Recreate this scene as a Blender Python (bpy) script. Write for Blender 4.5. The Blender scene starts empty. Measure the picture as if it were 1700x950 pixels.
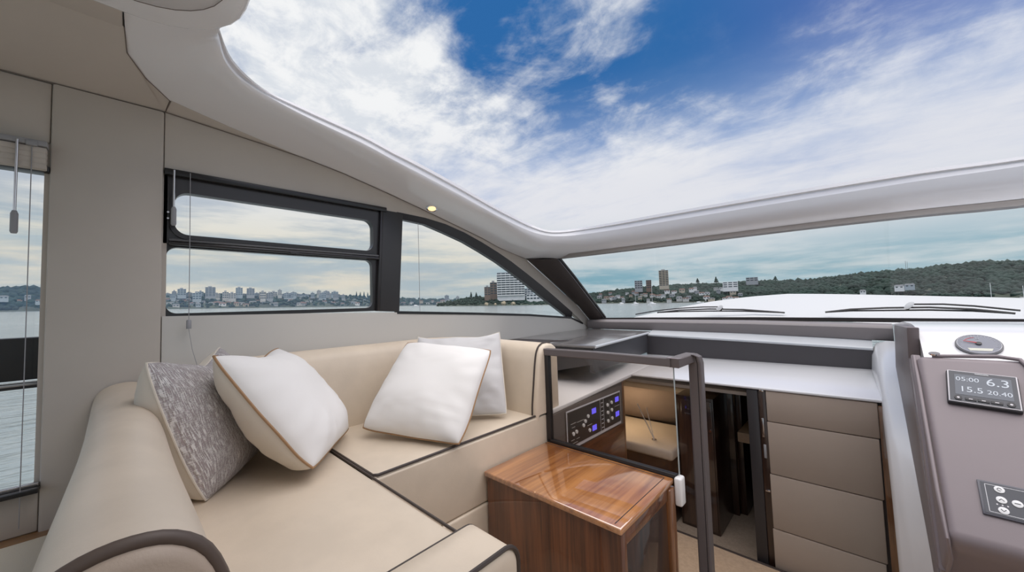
import bpy, bmesh, math, random
from mathutils import Vector, Matrix, noise
import numpy as np
random.seed(7)
S = bpy.context.scene
COL = S.collection
R = math.radians
# ------------------------------------------------------------------ camera, sky, sun, exposure
EYE = 1.05
cam = bpy.data.cameras.new('camera'); cam_o = bpy.data.objects.new('camera', cam); COL.objects.link(cam_o)
cam.sensor_fit = 'HORIZONTAL'; cam.sensor_width = 36.0; cam.lens = 36.0 * 609.5 / 1700.0
cam.clip_start = 0.02; cam.clip_end = 20000
cy, sy = math.cos(R(43.5)), math.sin(R(43.5)); cp, sp = math.cos(R(3.0)), math.sin(R(3.0))
F = Vector((-sy*cp, cy*cp, sp)); X0 = Vector((cy, sy, 0)); U0 = X0.cross(F)
c_, s_ = math.cos(R(-1.9)), math.sin(R(-1.9))
RT = c_*X0 + s_*U0; UP = -s_*X0 + c_*U0
cam_o.matrix_world = Matrix(((RT.x, UP.x, -F.x, 0), (RT.y, UP.y, -F.y, 0), (RT.z, UP.z, -F.z, EYE), (0, 0, 0, 1)))
S.camera = cam_o
S.view_settings.view_transform = 'Standard'; S.view_settings.look = 'None'
S.view_settings.gamma = 1; S.view_settings.exposure = 0.0; S.view_settings.use_curve_mapping = False


class NT:
    """little node-tree helper"""
    def __init__(s, tree): s.t = tree; tree.nodes.clear()
    def n(s, kind, **kw):
        nd = s.t.nodes.new('ShaderNode' + kind)
        for k, v in kw.items():
            if k in nd.inputs.keys(): nd.inputs[k].default_value = v
            else: setattr(nd, k, v)
        return nd
    def l(s, a, b): s.t.links.new(a, b)
    def val(s, sock, x):
        if isinstance(x, (int, float)): sock.default_value = x
        else: s.l(x, sock)
    def m(s, op, a, b=0.0, c=None, clamp=False):
        nd = s.n('Math', operation=op); nd.use_clamp = clamp
        s.val(nd.inputs[0], a); s.val(nd.inputs[1], b)
        if c is not None: s.val(nd.inputs[2], c)
        return nd.outputs[0]
    def ss(s, x, a, b):
        nd = s.n('MapRange', interpolation_type='SMOOTHSTEP')
        s.val(nd.inputs[0], x); s.val(nd.inputs[1], a); s.val(nd.inputs[2], b)
        return nd.outputs[0]
    def mix(s, f, a, b):
        nd = s.n('Mix', data_type='RGBA'); s.val(nd.inputs[0], f)
        for i, v in ((6, a), (7, b)):
            if isinstance(v, tuple): nd.inputs[i].default_value = (*v, 1)
            else: s.l(v, nd.inputs[i])
        return nd.outputs[2]
    def noise(s, vec, scale, detail=4, rough=.55, dist=0.0):
        nd = s.n('TexNoise'); s.l(vec, nd.inputs['Vector'])
        nd.inputs['Scale'].default_value = scale; nd.inputs['Detail'].default_value = detail
        nd.inputs['Roughness'].default_value = rough; nd.inputs['Distortion'].default_value = dist
        return nd.outputs[0]


SKY = 1.0
world = bpy.data.worlds.new('sky'); S.world = world; world.use_nodes = True
w = NT(world.node_tree)
tc = w.n('TexCoord'); D = tc.outputs['Generated']
sx = w.n('SeparateXYZ'); w.l(D, sx.inputs[0])
dx, dy, dz = sx.outputs
el = w.m('MAXIMUM', dz, 0.0)
den = w.m('ADD', el, 0.16)
cv = w.n('CombineXYZ'); w.l(w.m('DIVIDE', dx, den), cv.inputs[0]); w.l(w.m('DIVIDE', dy, den), cv.inputs[1])
n1 = w.noise(cv.outputs[0], 2.6, 8, .60, .7)
n2 = w.noise(cv.outputs[0], 7.0, 8, .62, .3)
st = w.n('Mapping', vector_type='POINT'); w.l(cv.outputs[0], st.inputs[0])
st.inputs['Rotation'].default_value = (0, 0, R(-28)); st.inputs['Scale'].default_value = (.55, 2.2, 1)
n3 = w.noise(st.outputs[0], 2.0, 7, .6, .4)
def blob(d, k, amt):
    v = Vector(d).normalized()
    nd = w.n('VectorMath', operation='DOT_PRODUCT'); w.l(D, nd.inputs[0]); nd.inputs[1].default_value = v
    e = w.m('EXPONENT', w.m('MULTIPLY', w.m('SUBTRACT', nd.outputs['Value'], 1.0), k))
    return w.m('MULTIPLY', e, amt)
dens = w.m('SUBTRACT', 0.62, w.m('MULTIPLY', w.ss(el, .22, .52), .42))
for d, k, a in (((-.82, .24, .53), 22, .55), ((-.66, .52, .48), 40, .34), ((-.53, .68, .51), 60, .22),
                ((-.56, .53, .63), 60, -.42), ((-.36, .68, .64), 110, .32), ((-.46, .77, .44), 90, -.42),
                ((-.20, .81, .56), 60, -.30), ((.10, .90, .42), 45, -.12), ((-.33, .86, .39), 80, .26), ((-.50, .80, .34), 60, .16),
                ((.16, .95, .27), 40, .12), ((-.76, .58, .30), 70, -.20), ((.03, .88, .47), 120, .22), ((-.08, .85, .52), 50, -.12)):
    dens = w.m('ADD', dens, blob(d, k, a))
hi = w.m('ADD', .35, w.m('MULTIPLY', w.ss(el, .28, .46), .65))
dens = w.m('ADD', dens, w.m('MULTIPLY', hi, w.m('MULTIPLY', w.m('SUBTRACT', n1, .5), 1.0)))
dens = w.m('ADD', dens, w.m('MULTIPLY', hi, w.m('MULTIPLY', w.m('SUBTRACT', n2, .5), .55)))
dens = w.m('ADD', dens, w.m('MULTIPLY', w.m('SUBTRACT', n3, .5), .60))
east = w.ss(dx, -.45, .15)
dens = w.m('ADD', dens, w.m('MULTIPLY', east, .03))
cl = w.m('ADD', w.m('MULTIPLY', w.ss(dens, .16, .74), w.m('SUBTRACT', 1.0, w.m('MULTIPLY', east, .45))), w.m('MULTIPLY', w.ss(dens, -.10, 1.0), w.m('MULTIPLY', east, .45)))
blue = w.mix(w.ss(dx, -.30, .20), (.028, .140, .385), (.105, .165, .45))
blue = w.mix(w.ss(el, .55, .30), blue, (.28, .40, .66))
cloud = w.mix(w.ss(el, .50, .25), (.90, .91, .92), (.76, .77, .82))
cloud = w.mix(w.m('MULTIPLY', w.ss(n2, .60, .38), w.m('MULTIPLY', w.ss(el, .3, .45), .55)), cloud, (.56, .62, .71))
upper = w.mix(cl, blue, cloud)
# low banks of cloud near the horizon
hz = w.n('Mapping'); w.l(D, hz.inputs[0]); hz.inputs['Scale'].default_value = (2.2, 2.2, 17)
hz.inputs['Rotation'].default_value = (R(1.5), R(-2), 0)
b1 = w.noise(hz.outputs[0], 1.25, 5, .55, .35)
hz2 = w.n('Mapping'); w.l(D, hz2.inputs[0]); hz2.inputs['Scale'].default_value = (5, 5, 32)
b2 = w.noise(hz2.outputs[0], 1.4, 5, .6, .2)
bank = w.m('ADD', w.m('MULTIPLY', b1, .75), w.m('MULTIPLY', b2, .35))
bk = w.ss(bank, .44, .68)
port = w.ss(dx, -.50, -.88)
front_low = w.mix(bk, (.22, .41, .50), (.60, .66, .68))
front_low = w.mix(w.ss(el, .05, .17), front_low, (.66, .70, .74))
port_low = w.mix(bk, (.44, .52, .57), (.80, .75, .64))
port_low = w.mix(w.m('MULTIPLY', w.ss(el, .13, .24), .75), port_low, w.mix(bk, (.43, .48, .56), (.82, .82, .82)))
low = w.mix(port, front_low, port_low)
lowf = w.ss(w.m('SUBTRACT', el, w.m('MULTIPLY', port, .07)), .24, .13)
skyc = w.mix(lowf, upper, low)
bg = w.n('Background'); w.l(skyc, bg.inputs[0]); bg.inputs[1].default_value = SKY
wo = w.n('OutputWorld'); w.l(bg.outputs[0], wo.inputs[0])

sun = bpy.data.lights.new('sun', 'SUN'); sun.energy = 4.0; sun.angle = R(90); sun.color = (1, .935, .85)
sun_o = bpy.data.objects.new('sun', sun); COL.objects.link(sun_o)
sun_o.rotation_euler = Vector((.20, -.02, .97)).to_track_quat('Z', 'Y').to_euler()
sun_o.location = (2, 0, 9)

# ------------------------------------------------------------------ helpers
def link(o, parent=None):
    COL.objects.link(o)
    if parent is not None:
        o.parent = parent
        o.matrix_parent_inverse = Matrix.Translation(-parent.location) if parent.type == 'EMPTY' and not parent.parent else Matrix()
    return o
def tag(o, label, cat, group=None, kind=None):
    o['label'] = label; o['category'] = cat
    if group: o['group'] = group
    if kind: o['kind'] = kind
    return o
def thing(name, label, cat, loc=(0, 0, 0), group=None):
    o = bpy.data.objects.new(name, None); o.empty_display_size = .05; o.location = loc; COL.objects.link(o)
    return tag(o, label, cat, group)
def structure(o): o['kind'] = 'structure'; return o
def obj(name, verts, faces, mat, parent=None, smooth=False, mats=None, fm=None):
    me = bpy.data.meshes.new(name); me.from_pydata([tuple(v) for v in verts], [], faces)
    for mm in (mats or [mat]): me.materials.append(mm)
    if fm: me.polygons.foreach_set('material_index', fm)
    bm = bmesh.new(); bm.from_mesh(me); bmesh.ops.recalc_face_normals(bm, faces=bm.faces); bm.to_mesh(me); bm.free()
    if smooth is True: me.shade_smooth()
    elif smooth: me.shade_smooth(); me.set_sharp_from_angle(angle=R(smooth))
    me.update()
    return link(bpy.data.objects.new(name, me), parent)
def from_bm(name, bm, mat, parent=None, smooth=35):
    me = bpy.data.meshes.new(name); bmesh.ops.recalc_face_normals(bm, faces=bm.faces); bm.to_mesh(me); bm.free()
    me.materials.append(mat)
    if smooth: me.shade_smooth(); me.set_sharp_from_angle(angle=R(smooth))
    return link(bpy.data.objects.new(name, me), parent)
def bevel_bm(bm, w_, seg):
    if w_ > 0: bmesh.ops.bevel(bm, geom=list(bm.edges), offset=w_, segments=seg, profile=.5, affect='EDGES', clamp_overlap=True)
def box(name, x0, x1, y0, y1, z0, z1, mat, parent=None, bev=.004, seg=2):
    bm = bmesh.new(); bmesh.ops.create_cube(bm, size=1)
    for v in bm.verts:
        v.co = Vector((x0 if v.co.x < 0 else x1, y0 if v.co.y < 0 else y1, z0 if v.co.z < 0 else z1))
    bevel_bm(bm, bev, seg)
    return from_bm(name, bm, mat, parent, 40)
def slab(name, pts, t, mat, parent=None, bev=0.0, seg=2, smooth=35):
    """planar polygon pts extruded along vector t"""
    t = Vector(t); n = len(pts); bm = bmesh.new()
    a = [bm.verts.new(Vector(p)) for p in pts]; b = [bm.verts.new(Vector(p) + t) for p in pts]
    bm.faces.new(a); bm.faces.new(b[::-1])
    for i in range(n): bm.faces.new((a[i], a[(i+1) % n], b[(i+1) % n], b[i]))
    bmesh.ops.recalc_face_normals(bm, faces=bm.faces)
    bevel_bm(bm, bev, seg)
    return from_bm(name, bm, mat, parent, smooth)
def loft(name, rows, mat, parent=None, closed=False, caps=False, smooth=True, thick=None):
    v = [Vector(p) for r in rows for p in r]; k = len(rows[0]); f = []
    for i in range(len(rows)-1):
        for j in range(k if closed else k-1):
            j2 = (j+1) % k
            f.append((i*k+j, i*k+j2, (i+1)*k+j2, (i+1)*k+j))
    if caps: f.append(tuple(range(k))); f.append(tuple((len(rows)-1)*k+j for j in range(k)))
    o = obj(name, v, f, mat, parent, smooth)
    return o
def tube(name, pts, r, mat, parent=None, n=8, closed=False):
    pts = [Vector(p) for p in pts]; N = len(pts); rows = []
    up = Vector((0, 0, 1)); last = None
    for i, p in enumerate(pts):
        a = pts[(i-1) % N] if (closed or i > 0) else p
        b = pts[(i+1) % N] if (closed or i < N-1) else p
        t = (b-a).normalized()
        if last is None:
            s = t.cross(up)
            if s.length < .1: s = t.cross(Vector((0, 1, 0)))
        else: s = last - t*last.dot(t)
        s.normalize(); last = s; q = t.cross(s)
        rr = r[i] if isinstance(r, (list, tuple)) else r
        rows.append([p + rr*(math.cos(2*math.pi*k/n)*s + math.sin(2*math.pi*k/n)*q) for k in range(n)])
    if closed: rows.append(rows[0])
    return loft(name, rows, mat, parent, closed=True, caps=not closed, smooth=50)
def disc(name, c, nrm, r, h, mat, parent=None, n=20, bev=.0, xdir=None, ry=None):
    nrm = Vector(nrm).normalized(); xd = Vector(xdir).normalized() if xdir else nrm.orthogonal().normalized(); yd = nrm.cross(xd)
    ry = ry or r; c = Vector(c)
    pts = [c + xd*r*math.cos(2*math.pi*k/n) + yd*ry*math.sin(2*math.pi*k/n) for k in range(n)]
    return slab(name, pts, nrm*h, mat, parent, bev, 2, 40)
def rrect(y0, z0, y1, z1, r, n=6):
    """rounded rectangle outline (2D), counter-clockwise"""
    out = []
    for cx, cz, a0 in ((y1-r, z1-r, 0), (y0+r, z1-r, 90), (y0+r, z0+r, 180), (y1-r, z0+r, 270)):
        for k in range(n+1):
            a = R(a0 + 90*k/n); out.append((cx+r*math.cos(a), cz+r*math.sin(a)))
    return out
def ring(name, outer, inner, x, t, mat, parent=None, bev=.0):
    """frame in the plane x between two outlines with the same count, t deep"""
    n = len(outer); v = []; f = []
    for xx in (x, x-t):
        v += [(xx, y, z) for y, z in outer] + [(xx, y, z) for y, z in inner]
    for i in range(n):
        j = (i+1) % n
        f += [(i, j, n+j, n+i), (2*n+i, 3*n+i, 3*n+j, 2*n+j), (i, 2*n+i, 2*n+j, j), (n+i, n+j, 3*n+j, 3*n+i)]
    return obj(name, v, f, mat, parent, 35)
def text(name, body, origin, xd, yd, size, mat, parent=None, align='CENTER'):
    cu = bpy.data.curves.new(name, 'FONT'); cu.body = body; cu.size = size; cu.align_x = align; cu.align_y = 'CENTER'; cu.extrude = .0002
    cu.resolution_u = 3
    o = bpy.data.objects.new(name, cu); COL.objects.link(o)
    bpy.context.view_layer.update()
    me = bpy.data.meshes.new_from_object(o.evaluated_get(bpy.context.evaluated_depsgraph_get()))
    COL.objects.unlink(o); bpy.data.objects.remove(o); bpy.data.curves.remove(cu)
    xd = Vector(xd).normalized(); yd = Vector(yd).normalized(); zd = xd.cross(yd)
    M4 = Matrix(((xd.x, yd.x, zd.x, origin[0]), (xd.y, yd.y, zd.y, origin[1]), (xd.z, yd.z, zd.z, origin[2]), (0, 0, 0, 1)))
    me.transform(M4); me.materials.clear(); me.materials.append(mat)
    return link(bpy.data.objects.new(name, me), parent)

# ------------------------------------------------------------------ materials
MATS = {}
def mat(name, col, rough=.5, metal=0.0, bump=0.0, bscale=60, var=0.0, vscale=4, coat=0.0, emit=None, estr=0.0, spec=.5, stretch=None, bdist=.002):
    if name in MATS: return MATS[name]
    m_ = bpy.data.materials.new(name); m_.use_nodes = True; t = NT(m_.node_tree)
    b = t.n('BsdfPrincipled'); o = t.n('OutputMaterial'); t.l(b.outputs[0], o.inputs[0])
    b.inputs['Base Color'].default_value = (*col, 1); b.inputs['Roughness'].default_value = rough
    b.inputs['Metallic'].default_value = metal; b.inputs['Coat Weight'].default_value = coat; b.inputs['Coat Roughness'].default_value = .04
    b.inputs['Specular IOR Level'].default_value = spec
    tc_ = t.n('TexCoord'); vec = tc_.outputs['Object']
    if stretch:
        mp = t.n('Mapping'); t.l(vec, mp.inputs[0]); mp.inputs['Scale'].default_value = stretch; vec = mp.outputs[0]
    if var > 0:
        nz = t.noise(vec, vscale, 5, .6)
        c = t.mix(t.ss(nz, .3, .7), tuple(x*(1-var) for x in col), tuple(min(1, x*(1+var*.6)) for x in col)); t.l(c, b.inputs['Base Color'])
    if bump > 0:
        nz = t.noise(vec, bscale, 3, .6); bp = t.n('Bump'); bp.inputs['Strength'].default_value = bump; bp.inputs['Distance'].default_value = bdist
        t.l(nz, bp.inputs['Height']); t.l(bp.outputs[0], b.inputs['Normal'])
    if emit:
        b.inputs['Emission Color'].default_value = (*emit, 1); b.inputs['Emission Strength'].default_value = estr
    MATS[name] = m_; return m_
def wood(name, dark, light, axis, scale=1.0, coat=1.0, rough=.35, cior=1.6):
    m_ = bpy.data.materials.new(name); m_.use_nodes = True; t = NT(m_.node_tree)
    b = t.n('BsdfPrincipled'); o = t.n('OutputMaterial'); t.l(b.outputs[0], o.inputs[0])
    tc_ = t.n('TexCoord'); mp = t.n('Mapping'); t.l(tc_.outputs['Object'], mp.inputs[0])
    sc = [14*scale]*3; sc[axis] = 1.1*scale; mp.inputs['Scale'].default_value = sc
    a = t.noise(mp.outputs[0], 1.6, 6, .6, .6); mp2 = t.n('Mapping'); t.l(tc_.outputs['Object'], mp2.inputs[0])
    s2 = [90*scale]*3; s2[axis] = 3*scale; mp2.inputs['Scale'].default_value = s2
    g = t.noise(mp2.outputs[0], 1.5, 4, .6)
    f_ = t.ss(t.m('ADD', t.m('MULTIPLY', a, .75), t.m('MULTIPLY', g, .35)), .36, .74)
    t.l(t.mix(f_, dark, light), b.inputs['Base Color'])
    b.inputs['Roughness'].default_value = rough; b.inputs['Coat Weight'].default_value = coat; b.inputs['Coat Roughness'].default_value = .01; b.inputs['Coat IOR'].default_value = cior
    return m_
def pane_mat(name, tint, refl=1.0):
    m_ = bpy.data.materials.new(name); m_.use_nodes = True; t = NT(m_.node_tree)
    tr = t.n('BsdfTransparent'); tr.inputs[0].default_value = (*tint, 1)
    gl = t.n('BsdfGlossy'); gl.inputs['Roughness'].default_value = .005
    lw = t.n('LayerWeight'); fr5 = t.m('POWER', lw.outputs['Facing'], 4.0)      # thin pane: same reflectance from both sides
    mx = t.n('MixShader'); t.l(t.m('MULTIPLY', t.m('ADD', t.m('MULTIPLY', fr5, .55), .025), refl), mx.inputs[0]); t.l(tr.outputs[0], mx.inputs[1]); t.l(gl.outputs[0], mx.inputs[2])
    o = t.n('OutputMaterial'); t.l(mx.outputs[0], o.inputs[0]); return m_

LEATHER = mat('cream_leather', (.67, .572, .452), .42, bump=.25, bscale=260, var=.06, vscale=5, bdist=.001)
PIPING = mat('dark_piping', (.055, .042, .036), .5)
LINING = mat('beige_lining', (.535, .487, .43), .75, bump=.15, bscale=300, var=.03, vscale=3, bdist=.0008)
LINING_LIGHT = mat('pale_lining', (.62, .60, .56), .7, bump=.12, bscale=300, bdist=.0008)
SEAM = mat('seam_brown', (.16, .13, .11), .7)
GEL = mat('white_gelcoat', (.80, .80, .81), .22, coat=.3)
GEL_GREY = mat('grey_gelcoat', (.60, .62, .64), .3, coat=.2, var=.03)
TAUPE = mat('taupe_leatherette', (.125, .108, .108), .45, bump=.2, bscale=350, bdist=.0007)
TAUPE_L = mat('taupe_console', (.245, .205, .215), .42, bump=.12, bscale=500, bdist=.0006, var=.03, vscale=3)
TAUPE_M = mat('taupe_mid', (.19, .162, .165), .45, bump=.15, bscale=400, bdist=.0007)
BROWN = mat('dark_brown_vinyl', (.055, .042, .038), .5)
DARKGREY = mat('dark_grey_panel', (.06, .06, .066), .45)
BLACK = mat('black_frame', (.018, .017, .018), .3)
GASKET = mat('brown_gasket', (.03, .024, .022), .5)
FRAME = mat('bronze_frame', (.022, .019, .020), .30, coat=.2)
POST = mat('charcoal_post', (.034, .034, .036), .45)
STEEL = mat('steel', (.6, .6, .62), .22, 1.0)
CHROME = mat('chrome', (.8, .8, .82), .08, 1.0)
GREYPLASTIC = mat('grey_plastic', (.30, .30, .31), .4)
WHITEPLASTIC = mat('white_plastic', (.82, .82, .82), .3)
WALNUT_TOP = wood('walnut_top', (.24, .075, .018), (.58, .25, .075), 1, .6, 1.0, .3, 2.8)
WALNUT_X = wood('walnut_across', (.055, .018, .008), (.20, .068, .024), 2, .8, 1.0, .4, 1.5)
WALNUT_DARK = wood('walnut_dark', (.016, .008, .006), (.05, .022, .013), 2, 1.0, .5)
OAK = wood('oak_ledge', (.30, .15, .06), (.50, .29, .13), 1, 1.0, .3)
TAN = mat('tan_panel', (.43, .35, .285), .6, bump=.15, bscale=400, bdist=.0007, var=.04, vscale=2)
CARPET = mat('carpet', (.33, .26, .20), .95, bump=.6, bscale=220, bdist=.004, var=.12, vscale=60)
SOLE = mat('sole_carpet', (.45, .33, .23), .9, bump=.5, bscale=220, bdist=.003, var=.1, vscale=60)
COTTON = mat('white_cotton', (.80, .785, .76), .85, bump=.2, bscale=420, bdist=.0008)
COTTON_G = mat("pale_grey_cotton", (.58, .575, .575), .85, bump=.3, bscale=300, bdist=.001)
CREAM = mat('cream_cotton', (.68, .62, .53), .85, bump=.2, bscale=300, bdist=.001)
CORDING = mat('tan_cording', (.34, .20, .10), .7)
GLASS = pane_mat('window_glass', (.97, .98, .98), .8)
TINT = pane_mat('smoked_glass', (.88, .85, .82), 1.2)
def tweed():
    m_ = bpy.data.materials.new('grey_tweed'); m_.use_nodes = True; t = NT(m_.node_tree)
    b = t.n('BsdfPrincipled'); o = t.n('OutputMaterial'); t.l(b.outputs[0], o.inputs[0]); b.inputs['Roughness'].default_value = .95
    uv = t.n('UVMap'); mp = t.n('Mapping'); t.l(uv.outputs[0], mp.inputs[0]); mp.inputs['Scale'].default_value = (210, 15, 1)
    a = t.noise(mp.outputs[0], 1.0, 2, .5, 0.0)
    mp2 = t.n('Mapping'); t.l(uv.outputs[0], mp2.inputs[0]); mp2.inputs['Scale'].default_value = (70, 170, 1)
    g = t.noise(mp2.outputs[0], 1.0, 2, .5)
    f_ = t.ss(t.m('ADD', t.m('MULTIPLY', a, .8), t.m('MULTIPLY', g, .4)), .48, .72)
    t.l(t.mix(f_, (.40, .345, .345), (.78, .755, .735)), b.inputs['Base Color'])
    bp = t.n('Bump'); bp.inputs['Strength'].default_value = .8; bp.inputs['Distance'].default_value = .004; t.l(f_, bp.inputs['Height']); t.l(bp.outputs[0], b.inputs['Normal'])
    return m_
TWEED = tweed()

# ------------------------------------------------------------------ hull shell: port wall
NW = (.55, 0, 0)
wall = structure(bpy.data.objects.new('wall_port', None)); COL.objects.link(wall)
def wp(y, z, x=-2.0): return (x, y, z)
XT = (-.05, 0, 0)
slab('lining_panel', [wp(-1.7, 1.663), wp(-.189, 1.663), wp(-.189, 1.874), wp(-1.7, 1.874)], XT, LINING, wall, .004)
slab('lining_panel', [wp(-1.7, .363), wp(-.189, .363), wp(-.189, .497), wp(-1.7, .497)], XT, LINING, wall, .004)
slab('pillar_panel', [wp(-.187, -.12, -1.990), wp(.096, -.12, -1.990), wp(.096, 1.876, -1.990), wp(-.187, 1.876, -1.990)], (-.07, 0, 0), LINING, wall, .008)
JB = [(.099, 1.879), (.249, 1.865), (.438, 1.847), (.60, 1.83), (.80, 1.797), (1.048, 1.742), (1.32, 1.676), (1.581, 1.609), (1.80, 1.552), (1.987, 1.494), (2.278, 1.432), (2.617, 1.248), (2.821, 1.134), (3.034, 1.017), (3.219, .879)]
WT = [(.099, 1.650), (1.047, 1.630), (1.16, 1.632), (1.32, 1.625), (1.479, 1.606), (1.64, 1.568), (1.80, 1.516), (1.96, 1.456), (2.063, 1.415), (2.28, 1.31), (2.487, 1.205), (2.75, 1.06), (3.025, .906), (3.106, .855), (3.21, .79)]
def interp(L, y):
    for (a, b), (c, d) in zip(L, L[1:]):
        if a <= y <= c: return b + (d-b)*(y-a)/(c-a)
    return L[-1][1]
ys = sorted(set([p[0] for p in JB+WT if p[0] <= 3.21]))
rows = [[(-2.0, y, interp(JB, y)), (-2.0, y, interp(WT, y)), (-2.05, y, interp(WT, y)), (-2.05, y, interp(JB, y))] for y in ys]
loft('header_panel', rows, LINING_LIGHT if False else LINING, wall, closed=True, caps=True, smooth=30)
# panel below the windows
LB = [(.099, 1.052), (.6, 1.044), (1.113, 1.030), (1.7, 1.0), (2.3, .965), (2.88, .916), (3.106, .850), (3.21, .79)]
rows = [[(-2.0, y, z), (-2.0, y, -.12), (-2.05, y, -.12), (-2.05, y, z)] for y, z in LB]
loft('sill_panel', rows, LINING_LIGHT, wall, closed=True, caps=True, smooth=30)
structure(box('trim_1', -2.004, -1.955, -1.7, -.185, .497, .512, BLACK, None, .003))
structure(box('trim_2', -2.0, -1.984, -1.7, -.188, .512, .524, STEEL, None, .002))

# windows ---------------------------------------------------------------------------------
def window(n, ): o = bpy.data.objects.new('window_%d' % n, None); COL.objects.link(o); return structure(o)
w1 = window(1)
box('head_frame', -2.05, -1.99, -1.7, -.187, 1.557, 1.578, BLACK, w1, .003)
box('jamb', -2.05, -2.03, -.196, -.187, .512, 1.66, BLACK, w1, .001)
slab('pane', [(-2.03, -1.7, .512), (-2.03, -.2, .512), (-2.03, -.2, 1.57), (-2.03, -1.7, 1.57)], (-.006, 0, 0), GLASS, w1)
w2 = window(2)
n_ = 8
outer_u = rrect(.099, 1.345, 1.05, 1.648, .004, n_); inner_u = rrect(.132, 1.384, .970, 1.560, .045, n_)
outer_l = rrect(.099, 1.044, 1.05, 1.345, .004, n_); inner_l = rrect(.110, 1.062, .968, 1.332, .035, n_)
ring('upper_frame', outer_u, inner_u, -2.012, .03, FRAME, w2)
ring('lower_frame', outer_l, inner_l, -2.016, .03, FRAME, w2)
ring('sash_lip', rrect(.118, 1.366, .985, 1.578, .055, n_), inner_u, -2.002, .014, FRAME, w2)
box('slide_rail', -2.012, -1.990, .115, 1.0, 1.337, 1.352, FRAME, w2, .005)
box('slide_rail', -2.012, -1.994, .115, 1.0, 1.354, 1.364, mat('rail_grey', (.10, .10, .105), .35), w2, .003)
box('latch', -1.992, -1.984, .545, .585, 1.334, 1.342, FRAME, w2, .002)
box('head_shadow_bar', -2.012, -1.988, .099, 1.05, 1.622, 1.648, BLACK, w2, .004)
for z in (1.47, 1.445): disc('screw', (-2.0, .112, z), (1, 0, 0), .004, .003, STEEL, w2, 8)
for nm, q in (('pane', (.12, 1.375, .98, 1.57)), ('pane', (.105, 1.055, .975, 1.34))):
    slab(nm, [(-2.028, q[0], q[1]), (-2.028, q[2], q[1]), (-2.028, q[2], q[3]), (-2.028, q[0], q[3])], (-.005, 0, 0), GLASS, w2)
slab('mullion_post', [(-1.996, 1.0, 1.042), (-1.996, 1.125, 1.034), (-1.996, 1.160, 1.634), (-1.996, 1.03, 1.634)], (-.04, 0, 0), POST, w2, .006)
slab('mullion_edge', [(-1.994, .985, 1.042), (-1.994, 1.0, 1.042), (-1.994, 1.03, 1.625), (-1.994, 1.015, 1.625)], (-.03, 0, 0), FRAME, w2, .003)
w3 = window(3)
GT = [(1.12, 1.600), (1.32, 1.590), (1.477, 1.552), (1.64, 1.508), (1.798, 1.450), (1.96, 1.385), (2.113, 1.313), (2.30, 1.220), (2.482, 1.119), (2.68, 1.018), (2.874, .919)]
rows = []
for y in [1.12, 1.32, 1.477, 1.64, 1.798, 1.96, 2.113, 2.3, 2.482, 2.68, 2.874, 2.93]:
    zt = interp(WT, y); zb = interp(GT, y) if y <= 2.874 else .905
    rows.append([(-1.998, y, zt+.004), (-2.012, y, zb), (-2.045, y, zb), (-2.045, y, zt+.004)])
loft('curved_frame', rows, BLACK, w3, closed=True, caps=True, smooth=40)
rows = [[(-1.997, y, z+.004), (-1.997, y, z-.012), (-2.03, y, z-.012), (-2.03, y, z+.004)] for y, z in [(1.11, 1.034), (1.7, 1.004), (2.3, .969), (2.90, .918), (3.10, .852)]]
loft('bottom_frame', rows, BLACK, w3, closed=True, caps=True, smooth=30)
gp = [(-2.03, 1.11, 1.02)] + [(-2.03, y, z) for y, z in GT] + [(-2.03, 2.9, .9)]
slab('pane', gp, (-.005, 0, 0), GLASS, w3)

# windscreen ------------------------------------------------------------------------------
w4 = window(4)
BY = 3.30
base = [(-1.90, 3.24, .893), (-1.4, 3.30, .893), (-.6, 3.32, .893), (.2, 3.32, .886), (.8, 3.30, .88), (1.4, 3.28, .88), (1.9, 3.2, .88)]
top = [(-1.78, 2.45, 1.425), (-1.3, 2.46, 1.42), (-.6, 2.46, 1.415), (.1, 2.46, 1.40), (.7, 2.46, 1.39), (1.3, 2.46, 1.39), (1.78, 2.45, 1.40)]
def lerp(a, b, t): return tuple(a[i]+(b[i]-a[i])*t for i in range(3))
rows = [[lerp(a, b, t/4) for a, b in zip(base, top)] for t in range(5)]
loft('pane', rows, GLASS, w4)
rows = [[(x, y-.02, z-.022), (x, y-.02, z+.004), (x, y+.015, z+.004), (x, y+.015, z-.022)] for x, y, z in base]
loft('gasket', rows, GASKET, w4, closed=True, caps=True, smooth=30)
# raked pillar between windscreen and side window
pl = structure(bpy.data.objects.new('trim_3', None)); COL.objects.link(pl)
A0 = [(-2.0, 2.278, 1.436), (-2.0, 2.617, 1.250), (-2.0, 2.821, 1.136), (-2.0, 3.034, 1.019), (-2.0, 3.219, .881), (-2.0, 3.25, .79)]
A1 = [(-1.79, 2.43, 1.425), (-1.80, 2.66, 1.275), (-1.825, 2.88, 1.14), (-1.84, 3.06, 1.025), (-1.86, 3.26, .895), (-1.88, 3.32, .80)]
rows = []
for a, b in zip(A0, A1):
    a = Vector(a); b = Vector(b); n = Vector((.55, -.65, -.45)).normalized()*.03; r_ = []
    for k in range(9):
        t = k/8; r_.append(a.lerp(b, t) + n*math.sin(math.pi*t)**.7)
    r_ += [b + Vector((-.03, .06, .02)), a + Vector((-.04, .05, .02))]
    rows.append(r_)
loft('pillar_cover', rows, BROWN, pl, closed=True, caps=True, smooth=50)
tube('pillar_gasket', [Vector(p)+Vector((.012, .01, .006)) for p in A1[:5]], .012, BLACK, pl)

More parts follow.
